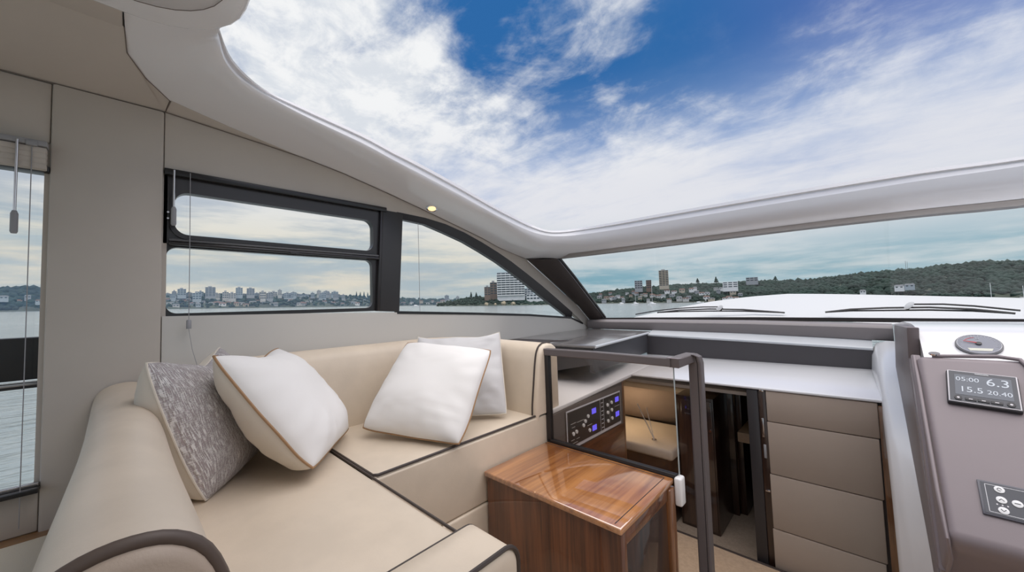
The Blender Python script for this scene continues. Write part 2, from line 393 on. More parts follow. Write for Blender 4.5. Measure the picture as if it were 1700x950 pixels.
# ------------------------------------------------------------------ roof: moulded coaming round the open sunroof
ST = [  # joint, lip, rim
 ((-1.30, -.02, 1.955), (-1.30, .190, 1.950), (-1.30, .215, 1.985)),
 ((-1.60, -.015, 1.952), (-1.45, .192, 1.958), (-1.44, .205, 1.985)),
 ((-1.745, -.008, 1.945), (-1.515, .203, 1.99), (-1.49, .207, 1.998)),
 ((-1.85, .04, 1.925), (-1.60, .240, 1.955), (-1.60, .261, 1.974)),
 ((-1.94, .11, 1.905), (-1.675, .330, 1.938), (-1.68, .372, 1.950)),
 ((-1.965, .30, 1.875), (-1.695, .507, 1.900), (-1.70, .509, 1.941)),
 ((-2.0, .60, 1.830), (-1.715, .779, 1.864), (-1.72, .781, 1.917)),
 ((-2.0, .80, 1.797), (-1.715, .94, 1.825), (-1.72, .945, 1.882)),
 ((-2.0, 1.048, 1.742), (-1.715, 1.116, 1.786), (-1.72, 1.118, 1.849)),
 ((-2.0, 1.32, 1.676), (-1.705, 1.356, 1.724), (-1.71, 1.36, 1.788)),
 ((-2.0, 1.581, 1.609), (-1.695, 1.641, 1.646), (-1.70, 1.646, 1.709)),
 ((-2.0, 1.80, 1.552), (-1.69, 1.82, 1.605), (-1.695, 1.825, 1.668)),
 ((-2.0, 1.987, 1.494), (-1.68, 1.98, 1.572), (-1.69, 1.99, 1.632)),
 ((-2.0, 2.278, 1.434), (-1.635, 2.095, 1.550), (-1.64, 2.10, 1.595)),
 ((-1.92, 2.40, 1.428), (-1.565, 2.165, 1.540), (-1.57, 2.18, 1.586)),
 ((-1.78, 2.44, 1.420), (-1.45, 2.235, 1.540), (-1.45, 2.25, 1.592)),
 ((-1.30, 2.45, 1.416), (-1.20, 2.265, 1.536), (-1.20, 2.275, 1.592)),
 ((-.75, 2.45, 1.411), (-.75, 2.27, 1.530), (-.75, 2.28, 1.588)),
 ((-.20, 2.45, 1.404), (-.20, 2.27, 1.520), (-.20, 2.28, 1.576)),
 ((.20, 2.45, 1.394), (.20, 2.27, 1.511), (.20, 2.28, 1.561)),
 ((.60, 2.45, 1.380), (.60, 2.27, 1.500), (.60, 2.28, 1.538)),
]
MIR = [tuple((-p[0], p[1], p[2]) for p in s) for s in ST[::-1] if s[0][0] < -1.0]
ST2 = ST + MIR
def section(J, L, Q, n=10):
    J, L, Q = Vector(J), Vector(L), Vector(Q); out = []
    for k in range(n+1):
        a = math.pi/2*k/n; hx = math.sin(a)**.74; hzv = 1-math.cos(a)**.74
        out.append(Vector((J.x+(L.x-J.x)*hx, J.y+(L.y-J.y)*hx, J.z+(L.z-J.z)*hzv)))
    d = (Vector((J.x, J.y, 0))-Vector((L.x, L.y, 0))).normalized()
    g = (Q-L)
    out.append(L + d*.012 + Vector((0, 0, .002)))
    out.append(L + d*.014 + g*.62)
    out.append(L + d*.004 + g*.66)
    out.append(L + d*.006 + g*.97)
    out.append(Q + d*.014)
    out.append(Q + d*.16 + Vector((0, 0, .02)))
    e = J + d*.12; out.append(Vector((e.x, e.y, max(J.z+.05, Q.z-.02))))
    out.append(J + d*.08 + Vector((0, 0, .0)))
    return out
# smooth the station list (Catmull-Rom) for a flowing rim
def catmull(P, k=4):
    out = []
    for i in range(len(P)-1):
        p0, p1, p2, p3 = (Vector(P[max(i-1, 0)]), Vector(P[i]), Vector(P[i+1]), Vector(P[min(i+2, len(P)-1)]))
        for j in range(k):
            t = j/k
            out.append(.5*((2*p1)+(-p0+p2)*t+(2*p0-5*p1+4*p2-p3)*t*t+(-p0+3*p1-3*p2+p3)*t**3))
    out.append(Vector(P[-1])); return out
JJ, LL, QQ = (catmull([s[i] for s in ST2]) for i in range(3))
rows = [section(j, l, q) for j, l, q in zip(JJ, LL, QQ)]
ceil = structure(bpy.data.objects.new('ceiling', None)); COL.objects.link(ceil)
loft('sunroof_coaming', rows, GEL, ceil, smooth=38)
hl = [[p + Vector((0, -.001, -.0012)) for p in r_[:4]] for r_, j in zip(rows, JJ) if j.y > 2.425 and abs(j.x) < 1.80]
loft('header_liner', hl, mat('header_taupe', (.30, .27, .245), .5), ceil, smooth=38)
# beige liner panels of the ceiling
slab('liner_panel', [(-2.0, -1.7, 1.873), (-2.0, .097, 1.879), (-1.94, .107, 1.904), (-1.85, .037, 1.924), (-1.745, -.011, 1.944), (-1.6, -.018, 1.951), (-1.6, -1.7, 1.951)], (0, 0, .04), LINING, ceil, 0)
slab('cornice_panel', [(-2.0, .101, 1.880), (-2.0, .249, 1.866), (-2.0, .438, 1.848), (-2.0, .60, 1.830), (-1.965, .30, 1.872), (-1.935, .113, 1.903)], (0, 0, .03), LINING, ceil, 0)
tube('liner_seam', [(-1.998, .099, 1.878), (-1.937, .110, 1.903)], .0014, SEAM, ceil, 6)
tube('liner_seam', [(-1.995, -1.7, 1.870), (-1.995, .097, 1.876)], .0016, SEAM, ceil, 6)
tube('liner_seam', [(-1.996, y, z-.002) for y, z in JB[:11]], .0016, SEAM, ceil, 6)
tube('liner_seam', [(-1.605, -.016, 1.951), (-1.745, -.010, 1.943), (-1.85, .039, 1.923), (-1.94, .109, 1.904)], .0014, SEAM, ceil, 6)
box('liner_band', -1.60, -1.46, -1.7, -.02, 1.942, 1.98, LINING, ceil, .006)
slab('liner_panel', [(-1.46, -1.7, 1.965), (-1.46, .0, 1.965), (2.05, .0, 1.965), (2.05, -1.7, 1.965)], (0, 0, .04), GEL, ceil, 0)
# sliding roof panel parked aft
def rr_pts(x0, x1, y0, y1, r, z, n=8):
    p = [(x0, y0, z), (x1, y0, z)]
    for cx, cy_, a0 in ((x1-r, y1-r, 0), (x0+r, y1-r, 90)):
        for k in range(n+1):
            a = R(a0+90*k/n); p.append((cx+r*math.cos(a), cy_+r*math.sin(a), z))
    return p
t_ = thing('sliding_roof_panel', 'white moulded sliding sunroof panel with rounded corner, parked at top left of the opening', 'hatch', (0, -.7, 1.93))
slab('panel', rr_pts(-1.455, 1.455, -1.7, .225, .24, 1.903), (0, 0, .05), GEL, t_, .016, 3)
slab('inner_tray', rr_pts(-1.36, 1.36, -1.6, .17, .2, 1.897), (0, 0, .01), mat('tray_grey', (.62, .61, .61), .35), t_, .003)
tube('tray_seam', [Vector(p)+Vector((0, 0, -.001)) for p in rr_pts(-1.36, 1.36, -1.6, .17, .2, 1.897)], .0011, SEAM, t_, 6, True)
box('front_seal', -1.1, 1.1, .222, .228, 1.930, 1.945, DARKGREY, t_, .002)
# starboard side of the cabin and sole
sb = structure(bpy.data.objects.new('wall_starboard', None)); COL.objects.link(sb)
box('sill_panel', 2.0, 2.05, -1.7, 3.2, -.12, 1.0, LINING_LIGHT, sb, .003)
box('lining_panel', 2.0, 2.05, -1.7, .1, 1.66, 1.874, LINING, sb, .003)
box('pillar_panel', 1.985, 2.05, -.187, .097, -.12, 1.876, LINING, sb, .003)
box('pillar_backing', -2.06, -2.012, -.20, .11, -.12, 1.90, LINING, wall, 0)
box('roof_backing', -2.3, -2.002, -1.7, .45, 1.885, 1.99, LINING, ceil, 0)
fl = structure(box('floor', -2.05, 2.05, -1.7, 1.5, -.16, -.12, SOLE, None, 0))

# recessed ceiling lamp ---------------------------------------------------------------------
lp = thing('recessed_downlight', 'small round lit downlight with chrome ring in the white roof moulding above the side window', 'lamp', (-1.93, 1.32, 1.682))
ln = Vector((.30, -.22, -1)).normalized()
lc = Vector((-1.925, 1.32, 1.681))
disc('bezel', lc, ln, .036, .008, CHROME, lp, 24, .002)
disc('lens', lc+ln*.0072, ln, .025, .0025, mat('lamp_glow', (1, .9, .7), .3, emit=(1, .66, .30), estr=1.1), lp, 20)
for dx_, n2_ in ((.0, 1),):
    L_ = bpy.data.lights.new('downlight', 'SPOT'); L_.energy = 1.2; L_.color = (1, .78, .5); L_.shadow_soft_size = .015; L_.spot_size = R(95); L_.spot_blend = .6
    lo = bpy.data.objects.new('lamp_light', L_); lo.location = lc + ln*.02; lo.rotation_euler = ln.to_track_quat('-Z', 'Y').to_euler(); link(lo, lp)

# ------------------------------------------------------------------ sofa
sofa = thing('corner_sofa', 'cream leather corner sofa with dark piping along the windows', 'sofa', (-1.4, .7, -.12))
def rounded_box(name, x0, x1, y0, y1, z0, z1, rad, crown=0.0, m_=LEATHER, parent=sofa, nx=10, ny=10):
    """cushion block: rounded rim and a slightly crowned top"""
    bm = bmesh.new(); bmesh.ops.create_cube(bm, size=1)
    for v in bm.verts: v.co = Vector((x0 if v.co.x < 0 else x1, y0 if v.co.y < 0 else y1, z0 if v.co.z < 0 else z1))
    bevel_bm(bm, rad, 3)
    if crown:
        bmesh.ops.subdivide_edges(bm, edges=[e for e in bm.edges if e.calc_length() > .15], cuts=7, use_grid_fill=True)
        for v in bm.verts:
            if v.co.z > z1-1e-4:
                u = (v.co.x-x0)/(x1-x0)*2-1; q = (v.co.y-y0)/(y1-y0)*2-1
                v.co.z += crown*max(0, 1-u*u)*max(0, 1-q*q) + .0015*noise.noise(v.co*9)
    return from_bm(name, bm, m_, parent, 50)
# seats
rounded_box('seat_cushion', -1.82, -1.205, .572, 1.47, .235, .498, .012, .008)
rounded_box('seat_cushion', -1.90, -.748, .085, .566, .26, .499, .012, .008)
tube('piping', [(-1.80, .60, .499), (-1.80, .575, .499), (-1.215, .575, .500), (-1.2055, .59, .4985), (-1.204, 1.47, .4985)], .0048, PIPING, sofa, 6)
tube('piping', [(-1.86, .5665, .5), (-.752, .5665, .5)], .004, PIPING, sofa, 6)
tube('piping', [(-1.2045, .58, .24), (-1.2045, .58, .49)], .003, PIPING, sofa, 6)
# bench front boxing and kick base
box('bench_front', -1.22, -1.197, .57, 1.49, .226, .49, LEATHER, sofa, .008, 3)
box('bench_base', -1.80, -1.193, .57, 1.49, -.12, .222, LEATHER, sofa, .010, 3)
box('seat_base', -1.90, -.76, .10, .560, -.12, .255, LEATHER, sofa, .010, 3)
# backrest: one profile swept along the port side and round the forward end
prof = [(.095, .46), (.098, .50), (.094, .56), (.080, .66), (.066, .76), (.052, .82), (.032, .852), (.005, .866), (-.03, .868), (-.06, .862), (-.085, .845), (-.095, .80), (-.095, .46)]
path = []
for y in np.linspace(.10, 1.17, 10): path.append(((-1.892, y), (1, 0)))
cx, cyy, rr = -1.662, 1.27, .23
for k in range(0, 9):
    a = R(180 - 90*k/8); path.append(((cx+rr*math.cos(a), cyy+rr*math.sin(a)*1.0), (-math.cos(a), -math.sin(a))))
for x in np.linspace(-1.62, -1.22, 6): path.append(((x, 1.50), (0, -1)))
rows = []
for i, ((x, y), (nx, ny)) in enumerate(path):
    f_ = max(0, (i-10)/14.0); zs_ = 1-.055*min(1, f_) - (.16*max(0, 1-(y-.10)/.30)**2 if i < 10 else 0)
    rows.append([(x+nx*n_, y+ny*n_, .46+(z-.46)*zs_ + .0012*noise.noise(Vector((x*7, y*7, z*7)))) for n_, z in prof])
loft('backrest', rows, LEATHER, sofa, smooth=True)
# rounded forward end cap, facing starboard
e0 = rows[-1]; capr = []
for k, (dx_, sc) in enumerate(((0, 1), (.012, .995), (.021, .97), (.026, .92), (.028, .80))):
    cen = Vector((0, 1.50, .66)); capr.append([(p[0]+dx_, cen.y+(p[1]-cen.y)*sc, cen.z+(p[2]-cen.z)*sc) for p in e0])
loft('end_cap', capr, LEATHER, sofa, caps=True, smooth=60)
tube('piping', [Vector(p)+Vector((.0, -.001, .001)) for p in catmull([(e0[1][0], e0[1][1], .50)] + e0[2:11], 4)], .005, PIPING, sofa, 6)
# aft roll, across the cabin
roll_ = [(.106, .46), (.108, .50), (.106, .56), (.100, .64), (.088, .71), (.068, .765), (.040, .793), (.008, .802), (-.025, .798), (-.052, .782), (-.068, .755), (-.076, .70), (-.078, .60), (-.078, .36)]
roll = [(p.x, p.y) for p in catmull([Vector((a, b, 0)) for a, b in roll_], 3)]
rows = []
for x in np.linspace(-1.985, -.60, 22):
    g = 1.0
    t = (x+1.985)/1.385
    lift = .012*math.exp(-((x+1.985)/.10)**2)
    rows.append([(x, y+.004*math.sin(6*t+y*20)*(1 if z > .55 else 0), z + lift*(z > .6) + .0025*noise.noise(Vector((x*4, y*6, 3)))) for y, z in roll])
loft('aft_backrest_roll', rows, LEATHER, sofa, smooth=True)
endp = rows[-1]
tube('piping', endp[3:37], .0085, mat('brown_piping', (.10, .072, .056), .5), sofa, 8)
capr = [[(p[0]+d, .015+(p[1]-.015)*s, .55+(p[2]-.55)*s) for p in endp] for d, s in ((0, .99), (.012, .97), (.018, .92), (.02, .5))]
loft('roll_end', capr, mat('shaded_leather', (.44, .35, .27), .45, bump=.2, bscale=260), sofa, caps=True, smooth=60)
# leg-end roll of the aft seat
top = [(.0, .492), (.03, .5035), (.06, .505), (.09, .502), (.112, .492), (.126, .474), (.132, .450)]
rows = []
Y0, Y1 = .05, .628
arc = [(Y0, 0), (Y1-.04, -.004)] + [(Y1-.04+.04*math.sin(R(a)), .04*(1-math.cos(R(a)))-.004*math.cos(R(a))) for a in (15, 30, 45, 60, 75, 90)] + [(Y1, .30), (Y1, .60)]
rows = [[(-.745+dx_, y, .500-dz_ if i == 0 else .506-dz_) for i, dx_ in enumerate((0, .006, .05, .10, .135))] for y, dz_ in arc]
inner = [(Y0, .042), (Y1-.065, .042)] + [(Y1-.065+.025*math.sin(R(a)), .042+.025*(1-math.cos(R(a)))) for a in (15, 30, 45, 60, 75, 90)] + [(Y1-.040, .30), (Y1-.040, .60)]
for r_, (y, dz_) in zip(rows, inner): r_ += [(-.745+.145, y*.3+r_[4][1]*.7, .506-(.7*(.506-r_[4][2])+.3*dz_)), (-.745+.143, y, .506-dz_), (-.745+.02, y, .506-dz_)]
loft('seat_end_roll', rows, LEATHER, sofa, smooth=45)
tube('piping', [(r_[0][0]+.002, r_[0][1], r_[0][2]+.001) for r_ in rows], .005, PIPING, sofa, 6)
tube('piping', [(r_[4][0]+.004, r_[4][1]+.001, r_[4][2]+.001) for r_ in rows], .0052, PIPING, sofa, 6)
tube('piping', [(r_[6][0]+.001, r_[6][1], r_[6][2]) for r_ in rows], .0032, PIPING, sofa, 6)
box('wood_insert', -.74, -.655, .05, .578, -.12, .452, WALNUT_X, sofa, .003)

# ledge and aft bench behind the roll
structure(box('trim_4', -2.07, -1.70, -1.7, -.082, .32, .361, OAK, None, .004))
t_ = thing('aft_bench', 'pale cream upholstered bench end behind the sofa roll, at bottom left corner', 'bench', (-1.3, -.6, -.12))
box('seat_cushion', -1.885, -.95, -1.5, -.105, .10, .392, mat('pale_leather', (.66, .60, .48), .4, bump=.2, bscale=260), t_, .035, 4)
box('base', -1.86, -.97, -1.48, -.11, -.12, .10, LEATHER, t_, .01)

# ------------------------------------------------------------------ scatter cushions
def cushion(name, label, c, X, Y, N, s, T, front, back, cord=None, seed=0, wr=.008, group=None, chop=.02, rnd=.035, side=.0, dents=(), Tb=None):
    X, Y, N = (Vector(v).normalized() for v in (X, Y, N)); c = Vector(c)
    t = thing(name, label, 'cushion', c, group)
    n = 44; h = s/2
    def pt(u, v, sgn):
        e = 1 - rnd*(abs(u*v)**5)
        px = h*u*(1+side*(1-v*v)*abs(u))*e
        py = h*v*(1-.03*(1-u*u)*abs(v))*e
        if v > 0: py -= chop*(1-u*u)*v**3*(1+.4*math.sin(3*u+seed))
        prof_ = (max(0, 1-abs(u)**2.6)*max(0, 1-abs(v)**2.6))**.5
        low = .10*(-v)*prof_
        wv = noise.noise(Vector((u*2.0+seed, v*2.0, sgn*3)))*.9 + .5*noise.noise(Vector((u*4+seed*2, v*9, sgn*7)))*(.4+abs(v))
        r_ = (u*u+v*v)**.5
        cr = (math.sin(7*math.atan2(v, u+.001)+seed*2)*.7 + math.sin(17*math.atan2(v, u+.001)+seed))*max(0, r_-.55)
        z = sgn*(T if sgn > 0 else (Tb or T))*(prof_+low) + sgn*(wr*wv + wr*.9*cr)*min(1, prof_*1.8)
        for du, dv, dr, da in dents: z -= sgn*da*math.exp(-((u-du)**2+(v-dv)**2)/dr**2)*prof_
        ez = .010*noise.noise(Vector((u*1.5+seed*3, v*1.5, 0)))
        return c + X*px + Y*py + N*(z+ez)
    for sgn, nm, m_ in ((1, 'front_panel', front), (-1, 'back_panel', back)):
        v = []; f = []; uvs = []
        for i in range(n+1):
            for j in range(n+1):
                u_ = math.sin((i/n*2-1)*math.pi/2*.9)/math.sin(math.pi/2*.9); v_ = math.sin((j/n*2-1)*math.pi/2*.9)/math.sin(math.pi/2*.9)
                v.append(pt(u_, v_, sgn)); uvs.append((u_*.5+.5, v_*.5+.5))
        for i in range(n):
            for j in range(n):
                q = (i*(n+1)+j, (i+1)*(n+1)+j, (i+1)*(n+1)+j+1, i*(n+1)+j+1); f.append(q if sgn > 0 else q[::-1])
        me = bpy.data.meshes.new(nm); me.from_pydata(v, [], f); me.materials.append(m_); me.shade_smooth()
        ul = me.uv_layers.new(name='UVMap')
        for lp_ in me.loops: ul.data[lp_.index].uv = uvs[lp_.vertex_index]
        link(bpy.data.objects.new(nm, me), t)
    L1 = np.linspace(-1, 1, 25)[:-1]
    rim = [pt(u, 1, 0) for u in L1] + [pt(1, -v, 0) for v in L1] + [pt(-u, -1, 0) for u in L1] + [pt(-1, v, 0) for v in L1]
    tube('piping', rim, .0042 if cord else .0032, cord or CREAM, t, 6, True)
    return t
cushion('scatter_cushion', 'grey woven tweed cushion with cream back in the aft corner of the sofa', (-1.649, .216, .715), (-.867, .499, 0), (-.165, -.287, .944), (.471, .818, .331), .452, .088, TWEED, CREAM, None, 1, .005, None, .045, .04, .03, (), .15)
cushion('scatter_cushion', 'white cushion with tan piping leaning on the grey tweed cushion', (-1.565, .436, .728), (-.817, .573, -.057), (-.394, -.484, .782), (.42, .661, .621), .478, .092, COTTON, CREAM, CORDING, 2, .006, None, .032, .03, .05, (), .135)
cushion('scatter_cushion', 'white cushion with tan piping lying tilted in front of another in the forward corner', (-1.430, .950, .694), (.896, .437, -.071), (-.251, .634, .731), (.365, -.638, .678), .466, .080, COTTON, CREAM, CORDING, 3.3, .0045, None, .0, .04, .0)
cushion('scatter_cushion', 'pale grey cushion half hidden behind the tilted white one, against the backrest', (-1.505, 1.18, .715), (.621, .784, 0), (-.413, .328, .85), (.666, -.527, .527), .445, .062, COTTON_G, COTTON_G, None, 5, .006, None, .03, .02, -.02)

# ------------------------------------------------------------------ walnut cabinet
cab = thing('walnut_cabinet', 'glossy walnut cabinet at the end of the sofa bench', 'cabinet', (-.88, 1.26, -.12))
box('body', -1.185, -.585, 1.058, 1.46, -.12, .338, WALNUT_X, cab, .003)
box('top', -1.19, -.570, 1.045, 1.475, .338, .360, WALNUT_TOP, cab, .006, 3)
box('top_inlay', -1.185, -.600, 1.452, 1.456, .3598, .3606, BROWN, cab, .0)
box('top_inlay', -.600, -.597, 1.06, 1.456, .3598, .3606, WALNUT_DARK, cab, .0)
box('stile', -.588, -.574, 1.048, 1.085, -.12, .338, WALNUT_X, cab, .002)
box('top_rail', -.588, -.576, 1.085, 1.42, .292, .338, WALNUT_X, cab, .002)
box('side_door', -.588, -.580, 1.089, 1.418, -.10, .288, WALNUT_DARK, cab, .003)
box('corner_post', -.592, -.566, 1.425, 1.475, -.12, .332, wood('walnut_light', (.16, .060, .022), (.30, .13, .05), 2), cab, .006, 3)

# ------------------------------------------------------------------ glass screen with grab rail
sc_ = thing('glass_screen', 'smoked glass screen with charcoal grab rail behind the walnut cabinet', 'screen', (-.85, 1.49, -.12))
slab('pane', [(-1.185, 1.486, .368), (-.554, 1.486, .368), (-.554, 1.486, .79), (-1.185, 1.486, .80)], (0, .008, 0), TINT, sc_, .0)
box('pane_edge', -.5535, -.552, 1.485, 1.495, .372, .785, mat('glass_edge', (.42, .48, .48), .15), sc_, .0)
box('bottom_channel', -1.19, -.56, 1.478, 1.502, .352, .372, BLACK, sc_, .003)
box('side_channel', -1.196, -1.168, 1.478, 1.504, .36, .80, BLACK, sc_, .004)
def bar(name, pts, w_, h_, m_, parent, bev=.004):
    rows = []
    for i, p in enumerate(pts):
        p = Vector(p); a = Vector(pts[max(0, i-1)]); b = Vector(pts[min(len(pts)-1, i+1)]); t = (b-a).normalized()
        s = t.cross(Vector((0, 0, 1)))
        if s.length < .3: s = Vector((1, 0, 0))
        s.normalize(); u = s.cross(t).normalized()
        # mitre
        k = 1.0
        if 0 < i < len(pts)-1:
            t0 = (p-a).normalized(); k = 1/max(.5, t0.dot(t))
        rows.append([p+s*sx_*w_/2*k+u*sz_*h_/2 for sx_, sz_ in ((-.85, -1), (.85, -1), (1, -.8), (1, .8), (.85, 1), (-.85, 1), (-1, .8), (-1, -.8))])
    return loft(name, rows, m_, parent, closed=True, caps=True, smooth=25)
bar('top_rail', [(-1.225, 1.492, .806), (-.9, 1.492, .808), (-.560, 1.492, .804)], .034, .034, TAUPE, sc_)
bar('return_rail', [(-.548, 1.478, .803), (-.538, 1.53, .808), (-.524, 1.61, .812)], .046, .036, TAUPE, sc_)
box('return_cap', -.574, -.522, 1.475, 1.512, .8205, .8222, TAUPE_L, sc_, .001)
rows = []
for (x, y, z, wx, wy) in ((-.520, 1.590, .828, .036, .05), (-.510, 1.606, .817, .044, .045), (-.507, 1.611, .79, .048, .042), (-.509, 1.611, .5, .048, .042), (-.511, 1.611, .1, .048, .042), (-.513, 1.611, -.358, .048, .042)):
    rows.append([(x-wx/2, y-wy/2+.006, z), (x-wx/2+.006, y-wy/2, z), (x+wx*.20, y-wy/2, z), (x+wx*.24, y-wy/2+.006, z), (x+wx*.28, y-wy/2, z), (x+wx/2-.004, y-wy/2, z), (x+wx/2, y-wy/2+.006, z), (x+wx/2, y+wy/2, z), (x-wx/2, y+wy/2, z)])
loft('post', rows, TAUPE, sc_, closed=True, caps=True, smooth=25)
br = box('glass_clamp', -.566, -.538, 1.462, 1.508, .262, .368, WHITEPLASTIC, sc_, .008, 3); br['label'] = 'white plastic clamp at the corner of the glass'

# ------------------------------------------------------------------ dashboard
ct = thing('side_deck_counter', 'grey topped counter along the side window, forward of the sofa', 'counter', (-1.65, 2.5, .6))
slab('top', [(-1.985, 1.93, .772), (-1.185, 1.95, .772), (-1.19, 1.99, .772), (-1.315, 3.02, .770), (-1.34, 3.12, .770), (-1.985, 3.12, .782)], (0, 0, .016), mat('counter_grey', (.20, .19, .185), .22, coat=.4), ct, .005)
slab('fascia', [(-1.215, 1.72, .585), (-1.20, 1.97, .585), (-1.33, 3.06, .585), (-1.33, 3.06, .772), (-1.20, 1.97, .772), (-1.215, 1.72, .772)][0:0] or [(-1.205, 1.97, .62), (-1.33, 3.06, .62), (-1.33, 3.06, .772), (-1.205, 1.97, .772)], (-.03, 0, 0), DARKGREY, ct, .003)
slab('aft_panel', [(-1.21, 1.965, .672), (-1.97, 1.965, .500), (-1.97, 1.965, .772), (-1.21, 1.965, .772)], (0, .02, 0), DARKGREY, ct, .002)
tube('edge_trim', [(-1.184, 1.96, .781), (-1.312, 3.02, .780)], .009, GEL_GREY, ct, 8)
box('back_panel', -1.985, -1.95, 1.99, 3.1, .40, .772, DARKGREY, ct, .003)
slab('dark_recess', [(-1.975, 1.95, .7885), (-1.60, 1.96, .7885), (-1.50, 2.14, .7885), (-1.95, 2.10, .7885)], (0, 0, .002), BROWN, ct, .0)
ds = thing('dashboard', 'padded taupe dashboard beam below the windscreen', 'dashboard', (-.9, 3.1, .6))
rows = [[(x, y-.005, zb), (x, y-.012, zb+.01), (x, y-.012, zt-.02), (x, y+.0, zt-.006), (x, y+.02, zt), (x, y+.13, zt+.002), (x, y+.13, zb)] for x, y, zb, zt in ((-1.97, 3.15, .796, .882), (-1.3, 3.17, .79, .880), (-.6, 3.17, .780, .874), (0.0, 3.155, .766, .860), (.124, 3.15, .762, .856))]
loft('padded_beam', rows, mat('taupe_pad', (.235, .21, .21), .5, bump=.15, bscale=400, bdist=.0006), ds, closed=True, caps=True, smooth=40)
rows = [[(x, 3.035, zb-.003), (x, 3.03, zb), (x, 3.03, zt), (x, 3.036, zt+.006), (x, 3.20, zt+.034), (x, 3.30, zt+.060), (x, 3.30, zb-.003)] for x, zb, zt in ((-1.335, .605, .752), (-.6, .603, .733), (.03, .600, .712))]
loft('lower_fascia', rows, mat('fascia_taupe', (.070, .064, .068), .5), ds, closed=True, caps=True, smooth=30)
loft('ledge_top', [[(x, 3.034, zt+.009), (x, 3.10, zt+.022), (x, 3.165, zb2)] for x, zt, zb2 in ((-1.335, .752, .795), (-.6, .733, .784), (.03, .712, .770))], GEL_GREY, ds, smooth=True)
tube('fascia_edge', [(-1.32, 3.036, .762), (-.6, 3.036, .743), (.03, 3.036, .722)], .010, GEL_GREY, ds, 8)
# companionway hatch surround (white), the big pale ledge
hs = thing('companionway_surround', 'pale white moulded ledge around the stairway opening', 'ledge', (-.6, 2.7, .5))
L = lambda y: .508 + .058*(y-1.5)
slab('front_ledge', [(-1.16, 2.36, .560), (.04, 2.36, .566), (.04, 3.08, .606), (-1.16, 3.08, .606)], (0, 0, -.014), GEL, hs, .006)
slab('side_ledge', [(-1.178, 1.50, .508), (-1.16, 2.36, .560), (-1.16, 3.08, .606), (-1.95, 3.08, .606), (-1.95, 1.56, .510)], (0, 0, -.022), GEL, hs, .004)
# rising fairing between stairway and helm
rows = [[(.015, 3.12, .60), (.022, 3.12, .70), (.045, 3.12, .748), (.09, 3.10, .765), (.125, 3.08, .768)],
        [(.022, 2.85, .60), (.027, 2.85, .665), (.045, 2.86, .712), (.08, 2.88, .732), (.115, 2.88, .735)],
        [(.030, 2.6, .575), (.033, 2.6, .615), (.045, 2.62, .655), (.070, 2.64, .678), (.105, 2.64, .690)],
        [(.036, 2.36, .50), (.038, 2.36, .562), (.045, 2.40, .590), (.068, 2.42, .608), (.102, 2.36, .590)],
        [(.038, 2.20, .38), (.040, 2.19, .452), (.047, 2.18, .470), (.068, 2.12, .474), (.101, 2.00, .443)],
        [(.038, 2.02, .26), (.040, 2.01, .333), (.047, 1.99, .345), (.070, 1.90, .352), (.101, 1.80, .363)],
        [(.038, 1.86, .02), (.040, 1.85, .094), (.047, 1.83, .110), (.070, 1.74, .160), (.101, 1.618, .291)],
        [(.038, 1.66, -.28), (.040, 1.65, -.20), (.047, 1.63, -.18), (.070, 1.56, -.10), (.101, 1.44, .10)]]
loft('fairing', rows, GEL, hs, smooth=50)
# ------------------------------------------------------------------ companionway: bulkheads and lower cabin
sp = structure(bpy.data.objects.new('wall_companionway', None)); COL.objects.link(sp)
seams = [.550, .387, .114, -.167, -.44]
for a, b in zip(seams, seams[1:]):
    o = box('padded_panel', -.404-.012*(.5-a), .022-.02*(.5-a), 2.365, 2.40, b+.0015, a-.0015, TAN, sp, .005, 2)
box('panel_backing', -.43, .04, 2.385, 2.41, -.44, .548, BROWN, sp, 0)
box('wood_trim', .024, .075, 2.345, 2.37, -.44, .54, wood('trim_wood', (.11, .045, .018), (.24, .11, .045), 2), sp, .003)
box('door_post', -.492, -.440, 2.365, 2.42, -.46, .546, mat('dark_door_post', (.035, .032, .034), .4), sp, .004)
box('door_jamb', -.440, -.405, 2.372, 2.42, -.46, .546, WALNUT_DARK, sp, .003)
for z in (.545, .02): box('hinge', -.432, -.412, 2.366, 2.373, z-.004, z+.004, CHROME, sp, .001)
box('latch_plate', -.428, -.416, 2.366, 2.373, .19, .26, GREYPLASTIC, sp, .001)
box('latch_plate', -.430, -.420, 2.366, 2.373, .30, .40, STEEL, sp, .001)
# port side of the stairway with switch panel
swl = structure(bpy.data.objects.new('wall_stairway', None)); COL.objects.link(swl)
slab('side_panel', [(-1.172, 1.505, -.40), (-1.172, 2.255, -.40), (-1.172, 2.255, .530), (-1.172, 1.505, .485)], (-.038, 0, 0), mat('grey_brown_panel', (.11, .092, .085), .4, var=.05), swl, .003)
box('side_wood', -1.174, -1.168, 1.60, 2.250, -.40, .262, wood('side_walnut', (.05, .018, .009), (.16, .058, .024), 1), swl, .002)
box('side_edge', -1.215, -1.168, 2.245, 2.268, -.40, .528, wood('edge_walnut', (.10, .042, .018), (.22, .10, .04), 2), swl, .002)
swp = thing('switch_panel', 'black electrical switch panel with silver border and blue displays behind the glass', 'switch panel', (-1.166, 1.9, .37))
def sx_box(nm, y0, y1, z0, z1, m_, d=.002, x=-1.166, par=None): return box(nm, x, x+d, y0, y1, z0, z1, m_, par or swp, .0)
PB = mat('panel_black', (.028, .026, .026), .35); ALU = mat('panel_alu', (.62, .62, .66), .4)
BLUE = mat('blue_display', (.06, .05, .3), .3, emit=(.12, .10, .85), estr=1.3)
sx_box('backplate', 1.608, 2.20, .274, .478, ALU, .003)
for y0, y1 in ((1.616, 1.945), (1.953, 1.985), (1.993, 2.192)): sx_box('face', y0, y1, .292, .471, PB, .003, -1.1635)
FX = -1.1605
